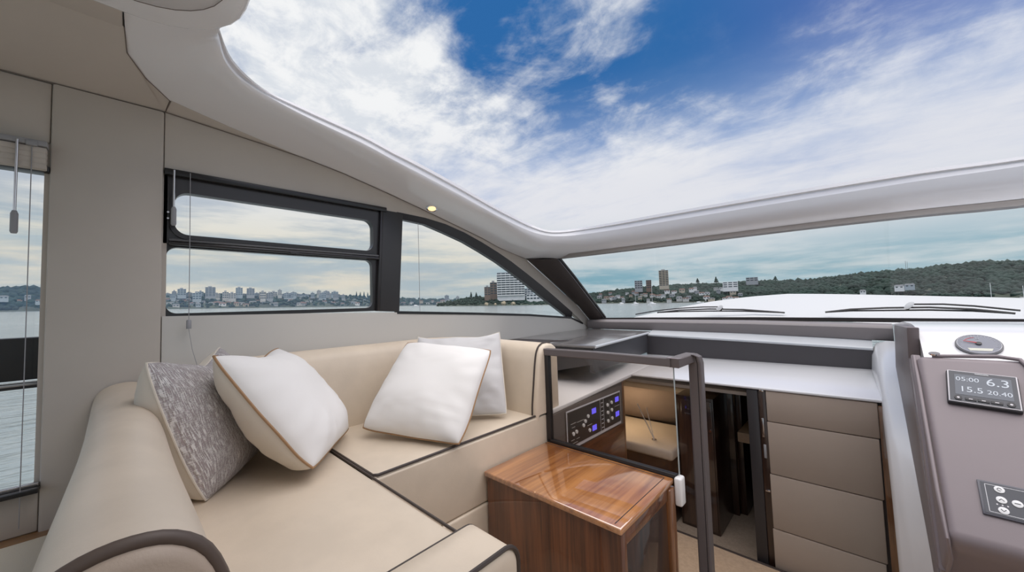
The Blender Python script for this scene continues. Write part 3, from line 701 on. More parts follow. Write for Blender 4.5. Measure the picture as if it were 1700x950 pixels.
for y, z in ((1.875, .425), (1.875, .33), (2.15, .435), (2.15, .345)): sx_box('display', y-.022, y+.022, z-.015, z+.015, BLUE, .002, FX)
for y, z in ((1.66, .352), (1.69, .356), (1.76, .372), (1.81, .41), (1.82, .33), (1.78, .39), (2.03, .425), (2.03, .38), (2.03, .33), (2.08, .43), (2.08, .385), (2.08, .335)):
    disc('switch', (FX, y, z), (1, 0, 0), .010, .006, WHITEPLASTIC, swp, 10, 0)
for k in range(7): sx_box('fuse_label', 1.958, 1.980, .305+k*.024, .309+k*.024, ALU, .001, FX)
for y, z, l in ((1.64, .405, .05), (1.70, .402, .07), (1.65, .385, .03), (1.64, .32, .03), (1.69, .318, .03), (1.64, .302, .06), (1.80, .358, .05), (2.12, .395, .06)):
    sx_box('marking', y, y+l, z-.0015, z+.0015, mat('panel_print', (.45, .44, .42), .5), .0008, FX)
sx_box('marking', 2.055, 2.0565, .31, .45, MATS['panel_print'], .0008, FX)
# landing, steps and lower cabin floor
swf = structure(bpy.data.objects.new('floor_stairway', None)); COL.objects.link(swf)
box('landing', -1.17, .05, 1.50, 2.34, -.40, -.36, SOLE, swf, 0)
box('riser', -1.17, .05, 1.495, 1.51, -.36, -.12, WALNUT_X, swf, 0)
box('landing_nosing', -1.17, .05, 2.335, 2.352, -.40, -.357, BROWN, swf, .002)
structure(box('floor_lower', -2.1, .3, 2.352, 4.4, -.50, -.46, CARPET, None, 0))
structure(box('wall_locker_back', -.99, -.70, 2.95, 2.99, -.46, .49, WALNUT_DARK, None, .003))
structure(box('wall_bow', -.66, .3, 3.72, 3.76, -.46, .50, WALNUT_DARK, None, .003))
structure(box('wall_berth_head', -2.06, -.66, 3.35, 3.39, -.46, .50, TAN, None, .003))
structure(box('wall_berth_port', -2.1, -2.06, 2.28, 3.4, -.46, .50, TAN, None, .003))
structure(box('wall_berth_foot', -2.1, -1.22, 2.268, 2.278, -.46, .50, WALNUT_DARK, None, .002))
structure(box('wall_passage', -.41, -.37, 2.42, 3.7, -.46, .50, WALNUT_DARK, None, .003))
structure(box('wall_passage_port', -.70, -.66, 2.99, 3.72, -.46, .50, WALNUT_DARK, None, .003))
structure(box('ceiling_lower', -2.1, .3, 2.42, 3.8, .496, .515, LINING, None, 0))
cl_ = bpy.data.lights.new('cabin_fill_light', 'POINT'); cl_.energy = 5.0; cl_.color = (1, .80, .56); cl_.shadow_soft_size = .06  # added warm light with no fixture, stands in for the lower cabin's glow
clo = bpy.data.objects.new('cabin_fill_light', cl_); clo.location = (-1.45, 2.75, .42); COL.objects.link(clo)
bs = thing('berth_seat', 'beige seat with padded backrest in the lower cabin, seen through the smoked glass', 'seat', (-1.4, 2.85, -.46))
box('seat_cushion', -1.95, -.965, 2.50, 3.05, -.02, .05, mat('berth_fabric', (.55, .48, .40), .8), bs, .02, 3)
box('base', -1.95, -1.0, 2.52, 3.05, -.46, -.02, WALNUT_DARK, bs, .004)
rows = []
for t in np.linspace(0, 1, 9):
    a = t*math.pi/2; x = -1.95 + .95*t; yb = 3.06 - .06*math.sin(a*2)
    rows.append([(x, yb-.05+.03*math.sin(b), .05+.13+.13*math.cos(b)) if False else (x, yb+.055*math.cos(b)+.05, .18+.125*math.sin(b)) for b in np.linspace(0, 2*math.pi, 13)[:-1]])
loft('backrest', rows, mat('berth_back', (.22, .17, .14), .8), bs, closed=True, caps=True, smooth=60)
rows = [[(x, 3.16+.03*math.cos(b), .37+.05*math.sin(b)) for b in np.linspace(0, 2*math.pi, 13)[:-1]] for x in np.linspace(-1.9, -1.0, 5)]
loft('bolster', rows, mat('berth_bolster', (.30, .24, .20), .8), bs, closed=True, caps=True, smooth=60)
t_ = thing('folding_rod', 'thin white folding support rod standing on the lower cabin seat', 'rod', (-1.16, 2.62, .05))
tube('rod', [(-1.24, 2.60, .30), (-1.14, 2.63, .055)], .004, WHITEPLASTIC, t_)
tube('rod', [(-1.19, 2.64, .27), (-1.14, 2.63, .055)], .003, WHITEPLASTIC, t_)
disc('foot', (-1.14, 2.63, .05), (0, 0, 1), .018, .006, STEEL, t_, 12)
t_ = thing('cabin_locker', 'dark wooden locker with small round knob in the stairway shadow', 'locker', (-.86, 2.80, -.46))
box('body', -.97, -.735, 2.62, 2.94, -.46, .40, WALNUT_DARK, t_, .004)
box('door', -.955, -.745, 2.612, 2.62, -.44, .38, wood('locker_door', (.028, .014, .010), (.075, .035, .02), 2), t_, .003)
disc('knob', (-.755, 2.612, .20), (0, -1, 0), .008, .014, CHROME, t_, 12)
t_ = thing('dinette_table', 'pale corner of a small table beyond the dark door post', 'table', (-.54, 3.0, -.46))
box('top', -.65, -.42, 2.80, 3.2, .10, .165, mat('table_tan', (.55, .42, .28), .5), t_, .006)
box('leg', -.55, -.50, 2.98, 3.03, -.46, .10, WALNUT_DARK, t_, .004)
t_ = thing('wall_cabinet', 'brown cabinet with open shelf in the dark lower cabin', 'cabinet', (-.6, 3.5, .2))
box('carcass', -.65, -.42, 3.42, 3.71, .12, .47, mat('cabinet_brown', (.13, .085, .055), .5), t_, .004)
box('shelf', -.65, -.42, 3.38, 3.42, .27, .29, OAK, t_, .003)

# ------------------------------------------------------------------ helm
dk = thing('helm_dash', 'white dash moulding around the gauge at the helm', 'dash', (.9, 2.2, .5))
prof = [(1.56, .836), (1.66, .842), (1.70, .850), (1.80, .915), (1.84, .925), (1.93, .930), (2.02, .932), (2.4, .920), (3.05, .870), (3.16, .862)]
rows = [[(x, y, z+(0 if x > .2 else -.0)) for y, z in prof] + [(x, 3.16, .55), (x, 1.56, .55)] for x in (.128, .4, .9, 1.4, 1.98)]
loft('moulding', rows, GEL, dk, closed=True, caps=True, smooth=40)
hc = thing('helm_console', 'taupe helm console with raked face and rounded edges on the right', 'console', (.5, 1.4, -.12))
pf = [(1.575, .866), (1.23, .522), (1.245, .490), (1.40, .36), (1.50, .20), (1.60, -.12), (1.75, -.12), (1.68, .83)]
slab('body', [(.104, y, z) for y, z in pf], (.9, 0, 0), TAUPE_L, hc, .016, 4, 40)
tube('edge_welt', [(.101, 1.60, .862), (.1, 1.50, .79), (.1, 1.30, .59), (.103, 1.235, .515), (.108, 1.26, .46), (.11, 1.41, .34)], .004, TAUPE_L, hc, 8)
ck = slab('side_cheek', [(.100, 2.40, .905), (.100, 2.60, .690), (.100, 2.00, .445), (.100, 1.618, .293), (.100, 1.40, .12), (.100, 1.46, .35), (.100, 1.63, .56), (.100, 1.76, .78), (.100, 1.80, .83), (.100, 1.757, .935)], (.028, 0, 0), TAUPE_M, hc, .003)
slab('cheek_welt', [(.098, 1.66, .86), (.098, 1.71, .815), (.098, 1.53, .54), (.098, 1.43, .36), (.098, 1.40, .36), (.098, 1.50, .56)], (.02, 0, 0), TAUPE_L, hc, .004)
disc('button', (.140, 1.588, .8705), (0, -.25, .97), .011, .004, CHROME, hc, 16)
# raised lip of the console hood on the right
tube('hood_edge', [(.135, 1.585, .866), (.25, 1.590, .872), (.283, 1.575, .868), (.295, 1.545, .845), (.305, 1.50, .80)], .005, TAUPE_L, hc, 8)
N45 = Vector((0, -math.sin(R(45)), math.cos(R(45)))); U45 = Vector((0, math.cos(R(45)), math.sin(R(45))))
# display
P0 = Vector((.206, 1.4995, .7915)); DX = (Vector((1, 0, 0)) - U45*.09).normalized(); DY = N45.cross(DX)
dsp = thing('instrument_display', 'square dark speed display with grey digits on the helm console', 'display', P0)
def on_p(u, v, h=0.0): return P0 + DX*u + DY*v + N45*h
def panel(name, u0, v0, u1, v1, h0, h1, m_, parent, bev=.0, P=on_p): return slab(name, [P(u0, v0, h0), P(u1, v0, h0), P(u1, v1, h0), P(u0, v1, h0)], N45*(h1-h0), m_, parent, bev, 2)
panel('case', -.058, -.052, .058, .050, -.002, .012, mat('case_dark', (.03, .03, .034), .35), dsp, .004)
panel('bezel', -.056, -.049, .056, .048, .0105, .0135, mat('bezel_grey', (.42, .41, .43), .3, .5), dsp, .001)
panel('front', -.0535, -.0465, .0535, .0455, .0125, .0145, mat('display_front', (.062, .066, .078), .25), dsp, .0)
panel('screen', -.044, -.027, .046, .036, .0145, .0150, mat('lcd', (.10, .11, .13), .3, emit=(.10, .115, .14), estr=.25), dsp, .0)
DIG = mat('lcd_digits', (.45, .48, .52), .5, emit=(.36, .39, .43), estr=.45)
text('digits', '05:00', on_p(-.023, .021, .0153), DX, DY, .0175, DIG, dsp)
text('digits', '6.3', on_p(.025, .019, .0153), DX, DY, .031, DIG, dsp)
text('digits', '15.5', on_p(-.018, -.010, .0153), DX, DY, .023, DIG, dsp)
text('digits', '20.40', on_p(.026, -.011, .0153), DX, DY, .0175, DIG, dsp)
panel('maker_plate', -.010, .0405, .012, .0428, .0145, .0152, mat('plate_pale', (.55, .55, .56), .4), dsp)
KEY = mat('key_dark', (.02, .02, .024), .3)
for u in (-.040, .041):
    disc('key', on_p(u, -.038, .0145), N45, .0065, .002, KEY, dsp, 14)
    disc('key_symbol', on_p(u, -.038, .0165), N45, .0025, .0005, MATS['bezel_grey'], dsp, 10)
for u in (-.020, .0, .020):
    panel('key', u-.009, -.0425, u+.009, -.0345, .0145, .0165, KEY, dsp, .0008)
    panel('key_symbol', u-.003, -.0395, u+.003, -.0375, .0165, .0169, MATS['bezel_grey'], dsp)
# trim tab key pad
P1 = Vector((.2235, 1.3015, .5938)); bpd = thing('control_pad', 'flat black control pad with round white buttons low on the helm console', 'control pad', P1)
KX = (Vector((1, 0, 0)) - U45*.03).normalized(); KY = N45.cross(KX)
def on_k(u, v, h=0.0): return P1 + KX*u + KY*v + N45*h
panel('plate', -.062, -.038, .062, .038, -.001, .005, mat('pad_edge', (.10, .10, .12), .25), bpd, .0015, on_k)
panel('face', -.058, -.034, .058, .034, .0045, .0058, mat('pad_face', (.042, .046, .060), .3), bpd, .0, on_k)
LINE = mat('pad_print', (.62, .62, .64), .4); WB = mat('pad_button', (.78, .78, .78), .35)
for q in ((-.0525, -.0305, .0525, -.0295), (-.0525, .0295, .0525, .0305), (-.0525, -.0305, -.0515, .0305), (.0515, -.0305, .0525, .0305)): panel('print_line', *q, .0058, .0061, LINE, bpd, 0, on_k)
def chevron(parent, u, v, up):
    s = .0032*(1 if up else -1)
    return tube('symbol', [on_k(u-.0035, v-s*.6, .0078), on_k(u, v+s*.6, .0078), on_k(u+.0035, v-s*.6, .0078)], .0006, KEY, parent, 6)
for u, v, kind in ((-.033, .0225, 'ring'), (-.033, 0, 'up'), (-.033, -.0225, 'down'), (-.0125, -.001, 'bar'), (.0125, -.001, 'bar'), (.033, .0225, 'ring'), (.033, 0, 'up'), (.033, -.0225, 'down')):
    b_ = disc('button', on_k(u, v, .0055), N45, .0075, .002, WB, bpd, 20, .0004)
    if kind == 'ring': tube('symbol', [on_k(u+.003*math.cos(a), v+.003*math.sin(a), .0078) for a in np.linspace(0, 5.2, 10)], .0005, KEY, b_, 6)
    elif kind == 'bar': tube('symbol', [on_k(u-.004, v, .0078), on_k(u+.004, v, .0078)], .0007, KEY, b_, 6)
    else: chevron(b_, u, v, kind == 'up')
for k in (-1, 0, 1): disc('indicator', on_k(-.033+k*.007, -.011, .0058), N45, .0014, .0004, MATS['bezel_grey'], bpd, 8)
# round gauge on the dash
GN = Vector((0, -.57, .82)).normalized(); GC = Vector((.243, 1.75, .884)); GX = Vector((1, 0, 0)); GY = GN.cross(GX)
gg = thing('round_gauge', 'round white-rimmed fuel gauge with red needle and pale readout, set in the white dash', 'gauge', GC)
def on_g(r_, a, h=0): return GC + GX*r_*math.cos(R(a)) + GY*r_*math.sin(R(a)) + GN*h
disc('bezel', GC-GN*.008, GN, .0455, .014, mat('gauge_bezel', (.10, .10, .11), .2), gg, 36, .002)
disc('face', GC+GN*.006, GN, .0425, .0008, mat('gauge_face', (.20, .21, .25), .35), gg, 36)
tube('rim_line', [on_g(.0415, a, .0072) for a in range(0, 360, 12)], .0006, LINE, gg, 6, True)
for k in range(22):
    a = 200-k*10.5
    tube('tick', [on_g(.034 if k % 3 else .031, a, .0071), on_g(.0385, a, .0071)], .0005, LINE, gg, 5)
NEED = mat('needle_red', (.75, .05, .05), .4)
tube('needle', [on_g(.004, 150, .010), on_g(.030, 160, .0095)], [.0016, .0007], NEED, gg, 6)
disc('hub', GC+GN*.0068, GN, .006, .0035, BLACK, gg, 16)
tube('red_arc', [on_g(.029, a, .0072) for a in range(100, 150, 8)], .0006, NEED, gg, 5)
slab('readout', [GC+GX*u+GY*v+GN*.0068 for u, v in ((-.020, -.031), (.020, -.031), (.024, -.020), (-.024, -.020))], GN*.0006, mat('readout_pale', (.62, .62, .52), .4), gg)
tube('pump_symbol', [on_g(.026, 95, .0072), on_g(.022, 95, .0072), on_g(.022, 82, .0072), on_g(.026, 84, .0072)], .0007, LINE, gg, 5)
# compass
cpz = thing('compass', 'black dome compass on the white dash at the right edge', 'compass', (.436, 2.03, .93))
rows = []
for r_, z in ((.054, .928), (.056, .938), (.052, .948), (.050, .950), (.051, .953), (.050, .965), (.045, .985), (.034, 1.003), (.018, 1.013), (.002, 1.016)):
    rows.append([(.438+r_*math.cos(a), 2.03+r_*math.sin(a), z) for a in np.linspace(0, 2*math.pi, 25)[:-1]])
loft('housing', rows, mat('compass_black', (.05, .05, .055), .35), cpz, closed=True, caps=True, smooth=60)
disc('card_window', (.415, 1.985, .975), (-.5, -.8, .3), .02, .004, BLACK, cpz, 18)

# ------------------------------------------------------------------ blinds
def blind(label, x, y_w, z_top, z_wand0, z_wand1, y_c, z_c, head=None, tassel=None, wand=True):
    t = thing('window_blind', label, 'blind', (x, y_w, z_top))
    if head:
        box('head_rail', x-.03, x+.012, head[0], head[1], z_top-.018, z_top, GREYPLASTIC, t, .003)
        for k in range(4): box('folded_fabric', x-.026, x+.004, head[0], head[1]-.002, z_top-.022-.018*(k+1), z_top-.020-.018*k, LINING, t, .004)
        box('cord_lock', x-.01, x+.016, y_c-.012, y_c+.012, z_top-.022, z_top-.006, GREYPLASTIC, t, .002)
    if wand:
        w_ = tube('wand', [(x+.012, y_w, z_top-.01), (x+.012, y_w, z_wand0)], .0035, STEEL, t, 8)
        g = tube('grip', [(x+.012, y_w, z_wand0+.004), (x+.012, y_w, z_wand0-.006), (x+.012, y_w, z_wand1+.006), (x+.012, y_w, z_wand1)], [.005, .0085, .0085, .006], GREYPLASTIC, t, 10)
    tube('cord', [(x+.006, y_c, z_top-.01), (x+.007, y_c+.001, (z_top+z_c)/2), (x+.006, y_c+.001, z_c)], .0013, GREYPLASTIC, t, 6)
    if tassel:
        tube('tassel', [(x+.006, y_c+.001, z_c), (x+.006, y_c+.001, z_c-.004), (x+.006, y_c+.001, z_c-.036)], [.004, .0085, .0085], GREYPLASTIC, t, 10)
        tube('cord_tail', [(x+.006, y_c+.001, z_c-.036), (x+.012, y_c+.012, z_c-.12), (x+.02, y_c+.028, z_c-.19)], .001, GREYPLASTIC, t, 5)
    return t
blind('raised beige blind with grey wand and cord at the left window', -1.965, -.251, 1.652, 1.403, 1.333, -.222, .40, head=(-1.2, -.19))
blind('thin white wand and tasselled cord of the blind at the sliding window', -1.972, .126, 1.645, 1.482, 1.41, .175, 1.035, tassel=True)
blind('thin blind cord hanging in the curved quarter window', -1.975, 1.25, 1.59, 0, 0, 1.245, 1.03, wand=False)

# ------------------------------------------------------------------ outside: side rail, foredeck, wipers
t_ = thing('side_rail', 'black boarding rail with steel strip outside the left window', 'rail', (-2.65, -.7, .6))
box('coaming', -2.70, -2.60, -1.7, .04, .800, .980, mat('rail_black', (.012, .012, .013), .4), t_, .006)
box('steel_strip', -2.69, -2.592, -1.7, .04, .776, .788, STEEL, t_, .002)
box('lower_strip', -2.68, -2.598, -1.7, .04, .764, .774, BLACK, t_, .002)
for y in (-1.4, -.62): tube('stanchion', [(-2.65, y, .80), (-2.65, y, -.3)], .014, STEEL, t_)
fd = thing('foredeck', 'white domed foredeck of the boat ahead of the windscreen', 'deck', (0, 4.5, .6))
xs = [-2.1, -1.955, -1.58, -1.25, -.95, -.63, -.37, -.12, .26, .85, 1.5, 2.2]
zs = [.82, .884, .961, 1.016, 1.050, 1.064, 1.052, 1.037, 1.011, .969, .92, .85]
rows = []
for y, d in ((3.36, .17), (3.6, .125), (3.9, .075), (4.2, .03), (4.6, 0), (5.2, -.012), (6.0, .02), (7.2, .12), (8.2, .4)):
    tap = 1-.05*max(0, y-4.6)
    rows.append([(x*tap, y, min(z, 1.2)-d*(1 if abs(x) < 1.9 else .6)) for x, z in zip(xs, zs)])
loft('deck', rows, mat('deck_white', (.70, .70, .68), .35), fd, smooth=True)
def deck_z(x, y):
    z = np.interp(x, xs, zs); d = np.interp(y, [3.36, 3.6, 3.9, 4.2, 4.6], [.17, .125, .075, .03, 0]); return z-d
def wiper(label, blade, arm, piv):
    t = thing('windscreen_wiper', label, 'wiper', piv, 'windscreen wipers')
    tube('blade', blade, .006, BLACK, t, 6)
    mid = [Vector(p) + Vector((0, -.01, .018*math.sin(math.pi*i/(len(blade)-1)))) for i, p in enumerate(blade)]
    tube('bridge', mid, .007, BLACK, t, 6)
    tube('arm', arm, .006, BLACK, t, 6)
    disc('pivot', Vector(piv)+Vector((0, -.025, .004)), (0, -1, .2), .030, .02, WHITEPLASTIC, t, 16, .003, ry=.015)
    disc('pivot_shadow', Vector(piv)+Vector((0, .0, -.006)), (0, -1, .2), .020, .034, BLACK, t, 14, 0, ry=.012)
Yw = 3.46
def line(pts): return [(x, Yw, z) for x, z in pts]
wiper('long black windscreen wiper on the left, nearer the side window', line([(-1.40, .936), (-1.20, .943), (-.95, .944), (-.70, .940), (-.43, .925)]), line([(-1.62, .920), (-1.42, .952), (-1.2, .972), (-1.0, .980), (-.87, .978)]), (-.865, Yw, .965))
wiper('long black windscreen wiper on the right, ending near the compass', line([(-.195, .926), (-.06, .934), (.11, .934), (.30, .934), (.47, .926), (.62, .910)]), line([(.22, .972), (.36, .969), (.48, .955), (.64, .926)]), (.215, Yw, .960))

# ------------------------------------------------------------------ outside: sea, shores, town
SN = Vector((.01843, .01049, .99978)); SZ0 = EYE - 2.3
def sea_z(x, y): return SZ0 - (SN.x*x + SN.y*y)/SN.z
def at(az, d, h=0.0): x = d*math.sin(R(az)); y = d*math.cos(R(az)); return Vector((x, y, sea_z(x, y)+h))
def water():
    m_ = bpy.data.materials.new('sea_water'); m_.use_nodes = True; t = NT(m_.node_tree)
    b = t.n('BsdfPrincipled'); o = t.n('OutputMaterial'); t.l(b.outputs[0], o.inputs[0])
    b.inputs['Base Color'].default_value = (.25, .29, .29, 1); b.inputs['Roughness'].default_value = .15; b.inputs['IOR'].default_value = 1.33
    g = t.n('NewGeometry'); mp = t.n('Mapping'); t.l(g.outputs['Position'], mp.inputs[0]); mp.inputs['Rotation'].default_value = (0, 0, R(8)); mp.inputs['Scale'].default_value = (1.0, .35, 1)
    a = t.noise(mp.outputs[0], .55, 5, .6, .5); c = t.noise(mp.outputs[0], 2.6, 4, .6, .3); d = t.noise(mp.outputs[0], .06, 3, .5)
    h = t.m('ADD', t.m('ADD', t.m('MULTIPLY', a, .5), t.m('MULTIPLY', c, .13)), t.m('MULTIPLY', d, .8))
    bp = t.n('Bump'); bp.inputs['Strength'].default_value = 1.0; bp.inputs['Distance'].default_value = .55; t.l(h, bp.inputs['Height']); t.l(bp.outputs[0], b.inputs['Normal'])
    foam = t.ss(t.noise(mp.outputs[0], 1.3, 6, .65, .8), .54, .66)
    nz = t.m('MULTIPLY', foam, t.ss(t.noise(mp.outputs[0], .12, 2), .45, .6))
    t.l(t.mix(nz, (.25, .29, .285), (.75, .77, .76)), b.inputs['Base Color'])
    return m_
Q = 9000
sea = obj('sea', [(-Q, -Q, sea_z(-Q, -Q)), (Q, -Q, sea_z(Q, -Q)), (Q, Q, sea_z(Q, Q)), (-Q, Q, sea_z(-Q, Q))], [(0, 1, 2, 3)], water())
tag(sea, 'grey rippled harbour water all around the boat', 'water', kind='stuff')
LEAF = mat('bush_green', (.022, .045, .030), .9, var=.5, vscale=.03)
LEAF2 = mat('forest_green', (.013, .034, .024), .9, var=.45, vscale=.03)
GROUND = mat('shore_ground', (.06, .075, .055), .95, var=.4, vscale=.02)
def shore(name, label, ridge, d0, depth, seed, mt=GROUND, az_step=.12):
    """headland: waterline at d0, rising to the given ridge heights"""
    rng = np.random.default_rng(seed)
    a0, a1 = ridge[0][0], ridge[-1][0]; N = int((a1-a0)/az_step)+1; rows = []
    A = [r_[0] for r_ in ridge]; Hh = [r_[1] for r_ in ridge]
    for i in range(N+1):
        az = a0+(a1-a0)*i/N; h = np.interp(az, A, Hh)
        r_ = []
        for t, k in ((-.02, -.5), (0, .03), (.1, .10), (.3, .34), (.6, .68), (.85, .92), (1.0, 1.0), (1.5, .8), (2.2, -.05)):
            n_ = noise.noise(Vector((az*.9, t*3, seed)))*.10*h*(0 < t < 1.2)
            r_.append(at(az, d0+depth*t, max(-3, (h*.86)*k*(d0+depth*t)/(d0+depth*.85) + n_)))
        rows.append(r_)
    return tag(loft(name, rows, mt, None, smooth=True), label, 'shore')
def ridge_h(ridge, az): return float(np.interp(az, [r_[0] for r_ in ridge], [r_[1] for r_ in ridge]))
ICO = bmesh.new(); bmesh.ops.create_icosphere(ICO, subdivisions=1, radius=1); IV = np.array([v.co[:] for v in ICO.verts]); IF = np.array([[v.index for v in f.verts] for f in ICO.faces]); ICO.free()
def canopy(name, label, ridge, d0, depth, n, r0, r1, mt, seed, skip=None):
    rng = np.random.default_rng(seed); V = []; Fc = []; k = 0
    a0, a1 = ridge[0][0], ridge[-1][0]
    for i in range(n):
        az = rng.uniform(a0, a1); t = rng.uniform(.03, 1.02)**.8; h = ridge_h(ridge, az)
        if skip and skip(az, t, rng): continue
        d = d0+depth*t; kk = np.interp(t, [0, .1, .3, .6, .85, 1.0], [.03, .10, .34, .68, .92, 1.0])
        r_ = rng.uniform(r0, r1)*(.7 if t < .15 else 1)
        zb = max(.6, h*.86*kk*(d/(d0+depth*.85)))
        p = np.array(at(az, d, min(zb + r_*.35, h*d/(d0+.85*depth)*1.03 - r_*.2)))
        sc = np.array([1, 1, rng.uniform(.65, 1.05)])*r_*(1+.25*rng.standard_normal((len(IV), 1))*.6)
        V.append(IV*sc+p); Fc.append(IF+k); k += len(IV)
    V = np.concatenate(V); Fc = np.concatenate(Fc)
    me = bpy.data.meshes.new(name); me.vertices.add(len(V)); me.vertices.foreach_set('co', V.ravel()); me.loops.add(len(Fc)*3); me.polygons.add(len(Fc))
    me.loops.foreach_set('vertex_index', Fc.ravel()); me.polygons.foreach_set('loop_start', np.arange(len(Fc))*3); me.polygons.foreach_set('loop_total', np.full(len(Fc), 3)); me.update(calc_edges=True)
    me.materials.append(mt); me.shade_smooth()
    return tag(link(bpy.data.objects.new(name, me)), label, 'trees', kind='stuff')
RL = [(-104, 30), (-99.7, 30.5), (-97.9, 32.8), (-97.2, 31.5), (-96.6, 36.0), (-95.8, 33.0), (-95, 34.5), (-92.9, 32), (-90.4, 30)]
RM = [(-90.3, 32), (-86.9, 31.5), (-84, 32.5), (-80, 31), (-74.8, 30.5), (-70.5, 30), (-65.9, 26.0), (-62.6, 23.0), (-57.4, 16.5), (-50.1, 14.0), (-44, 12), (-36, 10)]
RH = [(-55.2, 2.5), (-53.6, 5.0), (-51.5, 8.5), (-49.2, 11.5), (-47.2, 13.2), (-43.6, 12.6), (-40.8, 9.0), (-37.5, 5.5), (-35.2, 4.0), (-32, 2)]
RR = [(-37, 13.0), (-33.4, 16.5), (-30.7, 21.0), (-28.9, 26.5), (-25.4, 30.4), (-22.9, 33.2), (-19.7, 36.8), (-16.7, 38.8), (-13.8, 36.0), (-11, 39.5), (-7.8, 39), (-4.8, 38.5), (-2.6, 42), (.5, 47), (2.8, 48.3), (4.9, 51), (6.9, 54.5), (8.7, 55.5), (10.8, 52), (13.7, 52), (20, 56), (26, 50)]
shore('headland_slope', 'dark wooded shore behind the left window', RL, 760, 90, 1)
shore('town_shore', 'low shore under the far town behind the sliding window', RM, 860, 90, 2)
shore('point_shore', 'rocky point with the white apartment block behind the quarter window', RH, 428, 40, 3)
shore('hill_shore', 'long wooded hill across the water ahead of the windscreen', RR, 680, 150, 4)
canopy('headland_trees', 'dark tree cover on the shore behind the left window', RL, 760, 90, 1300, 2.5, 5.5, LEAF2, 11)
canopy('town_trees', 'trees between the far town houses behind the sliding window', RM, 860, 90, 1500, 2.0, 4.2, LEAF, 12)
canopy('point_trees', 'bushes on the rocky point below the white apartment block', RH, 428, 40, 700, 1.0, 2.4, LEAF, 13)
canopy('hill_trees', 'dense forest canopy over the hill ahead of the windscreen', RR, 680, 150, 9000, 2.2, 5.2, LEAF2, 14)

WIN = mat('far_window', (.05, .065, .08), .25)
def wallm(i): return [mat('render_pale', (.50, .50, .48), .8), mat('render_grey', (.33, .35, .37), .8), mat('render_sand', (.44, .39, .31), .8), mat('render_blue', (.36, .42, .46), .8), mat('render_brown', (.20, .14, .11), .8), mat('render_white', (.74, .75, .75), .7)][i]
ROOFM = [mat('roof_tile', (.15, .085, .065), .8), mat('roof_grey', (.15, .16, .17), .8)]
WN = ['cream', 'grey', 'sandy', 'blue-grey', 'brown', 'white']; RN = ['brown tiled', 'grey']
def facing(az): return Vector((math.cos(R(az)), -math.sin(R(az)), 0)), Vector((math.sin(R(az)), math.cos(R(az)), 0))
def obox(name, P, ex, ey, u0, u1, v0, v1, z0, z1, m_, parent):
    v = [P+ex*u+ey*w_+Vector((0, 0, z)) for z in (z0, z1) for u, w_ in ((u0, v0), (u1, v0), (u1, v1), (u0, v1))]
    return obj(name, v, [(0, 1, 2, 3), (4, 5, 6, 7), (0, 1, 5, 4), (1, 2, 6, 5), (2, 3, 7, 6), (3, 0, 4, 7)], m_, parent)
def block(name, label, az, d, w_, b, h, floors, wm, bands=True, depth=None, group=None, cat='building', cols=3, roofbox=True):
    """far building: walls, a window band on every floor split by piers, and a roof box"""
    P = at(az, d); ex, ey = facing(az); dp = depth or max(6, w_*.8)
    t = thing(name, label, cat, P, group)
    obox('walls', P, ex, ey, -w_/2, w_/2, 0, dp, b-6, h, wallm(wm), t)
    fh = (h-b)/floors
    for k in range(floors):
        z = b + fh*k + fh*.35
        for c in range(cols):
            a = -w_/2 + w_*(c+.12)/cols; e = -w_/2 + w_*(c+.88)/cols
            obox('window', P, ex, ey, a, e, -.12, .1, z, z+fh*.48, WIN, t)
        if bands: obox('balcony', P, ex, ey, -w_*.5, w_*.5, -.9, 0, b+fh*k+fh*.86, b+fh*k+fh*1.05, wallm(5) if wm == 5 else wallm(wm), t)
    if roofbox: obox('roof_house', P, ex, ey, -w_*.22, w_*.15, dp*.2, dp*.8, h, h+fh*.7, wallm(1), t)
    return t
def place(f): return ('at its left end', 'left of its centre', 'near its centre', 'right of its centre', 'at its right end')[min(4, int(f*5))]
def house(az, d, w_, b, h, wm, rm, label, group):
    if group: label = label.replace('house', WN[wm] + ' house with ' + RN[rm] + ' roof', 1)
    P = at(az, d); ex, ey = facing(az); t = thing('house', label, 'house', P, group)
    e = b + (h-b)*.62; dp = w_*.8
    obox('walls', P, ex, ey, -w_/2, w_/2, 0, dp, b-4, e, wallm(wm), t)
    v = [P+ex*u+ey*q+Vector((0, 0, z)) for u, q, z in ((-w_*.56, -.4, e), (w_*.56, -.4, e), (w_*.56, dp+.4, e), (-w_*.56, dp+.4, e), (-w_*.4, dp/2, h), (w_*.4, dp/2, h))]
    obj('roof', v, [(0, 1, 5, 4), (2, 3, 4, 5), (1, 2, 5), (3, 0, 4), (0, 1, 2, 3)], ROOFM[rm], t)
    for c in (-.25, .22): obox('window', P, ex, ey, w_*(c-.11), w_*(c+.11), -.1, .1, b+(e-b)*.3, b+(e-b)*.8, WIN, t)
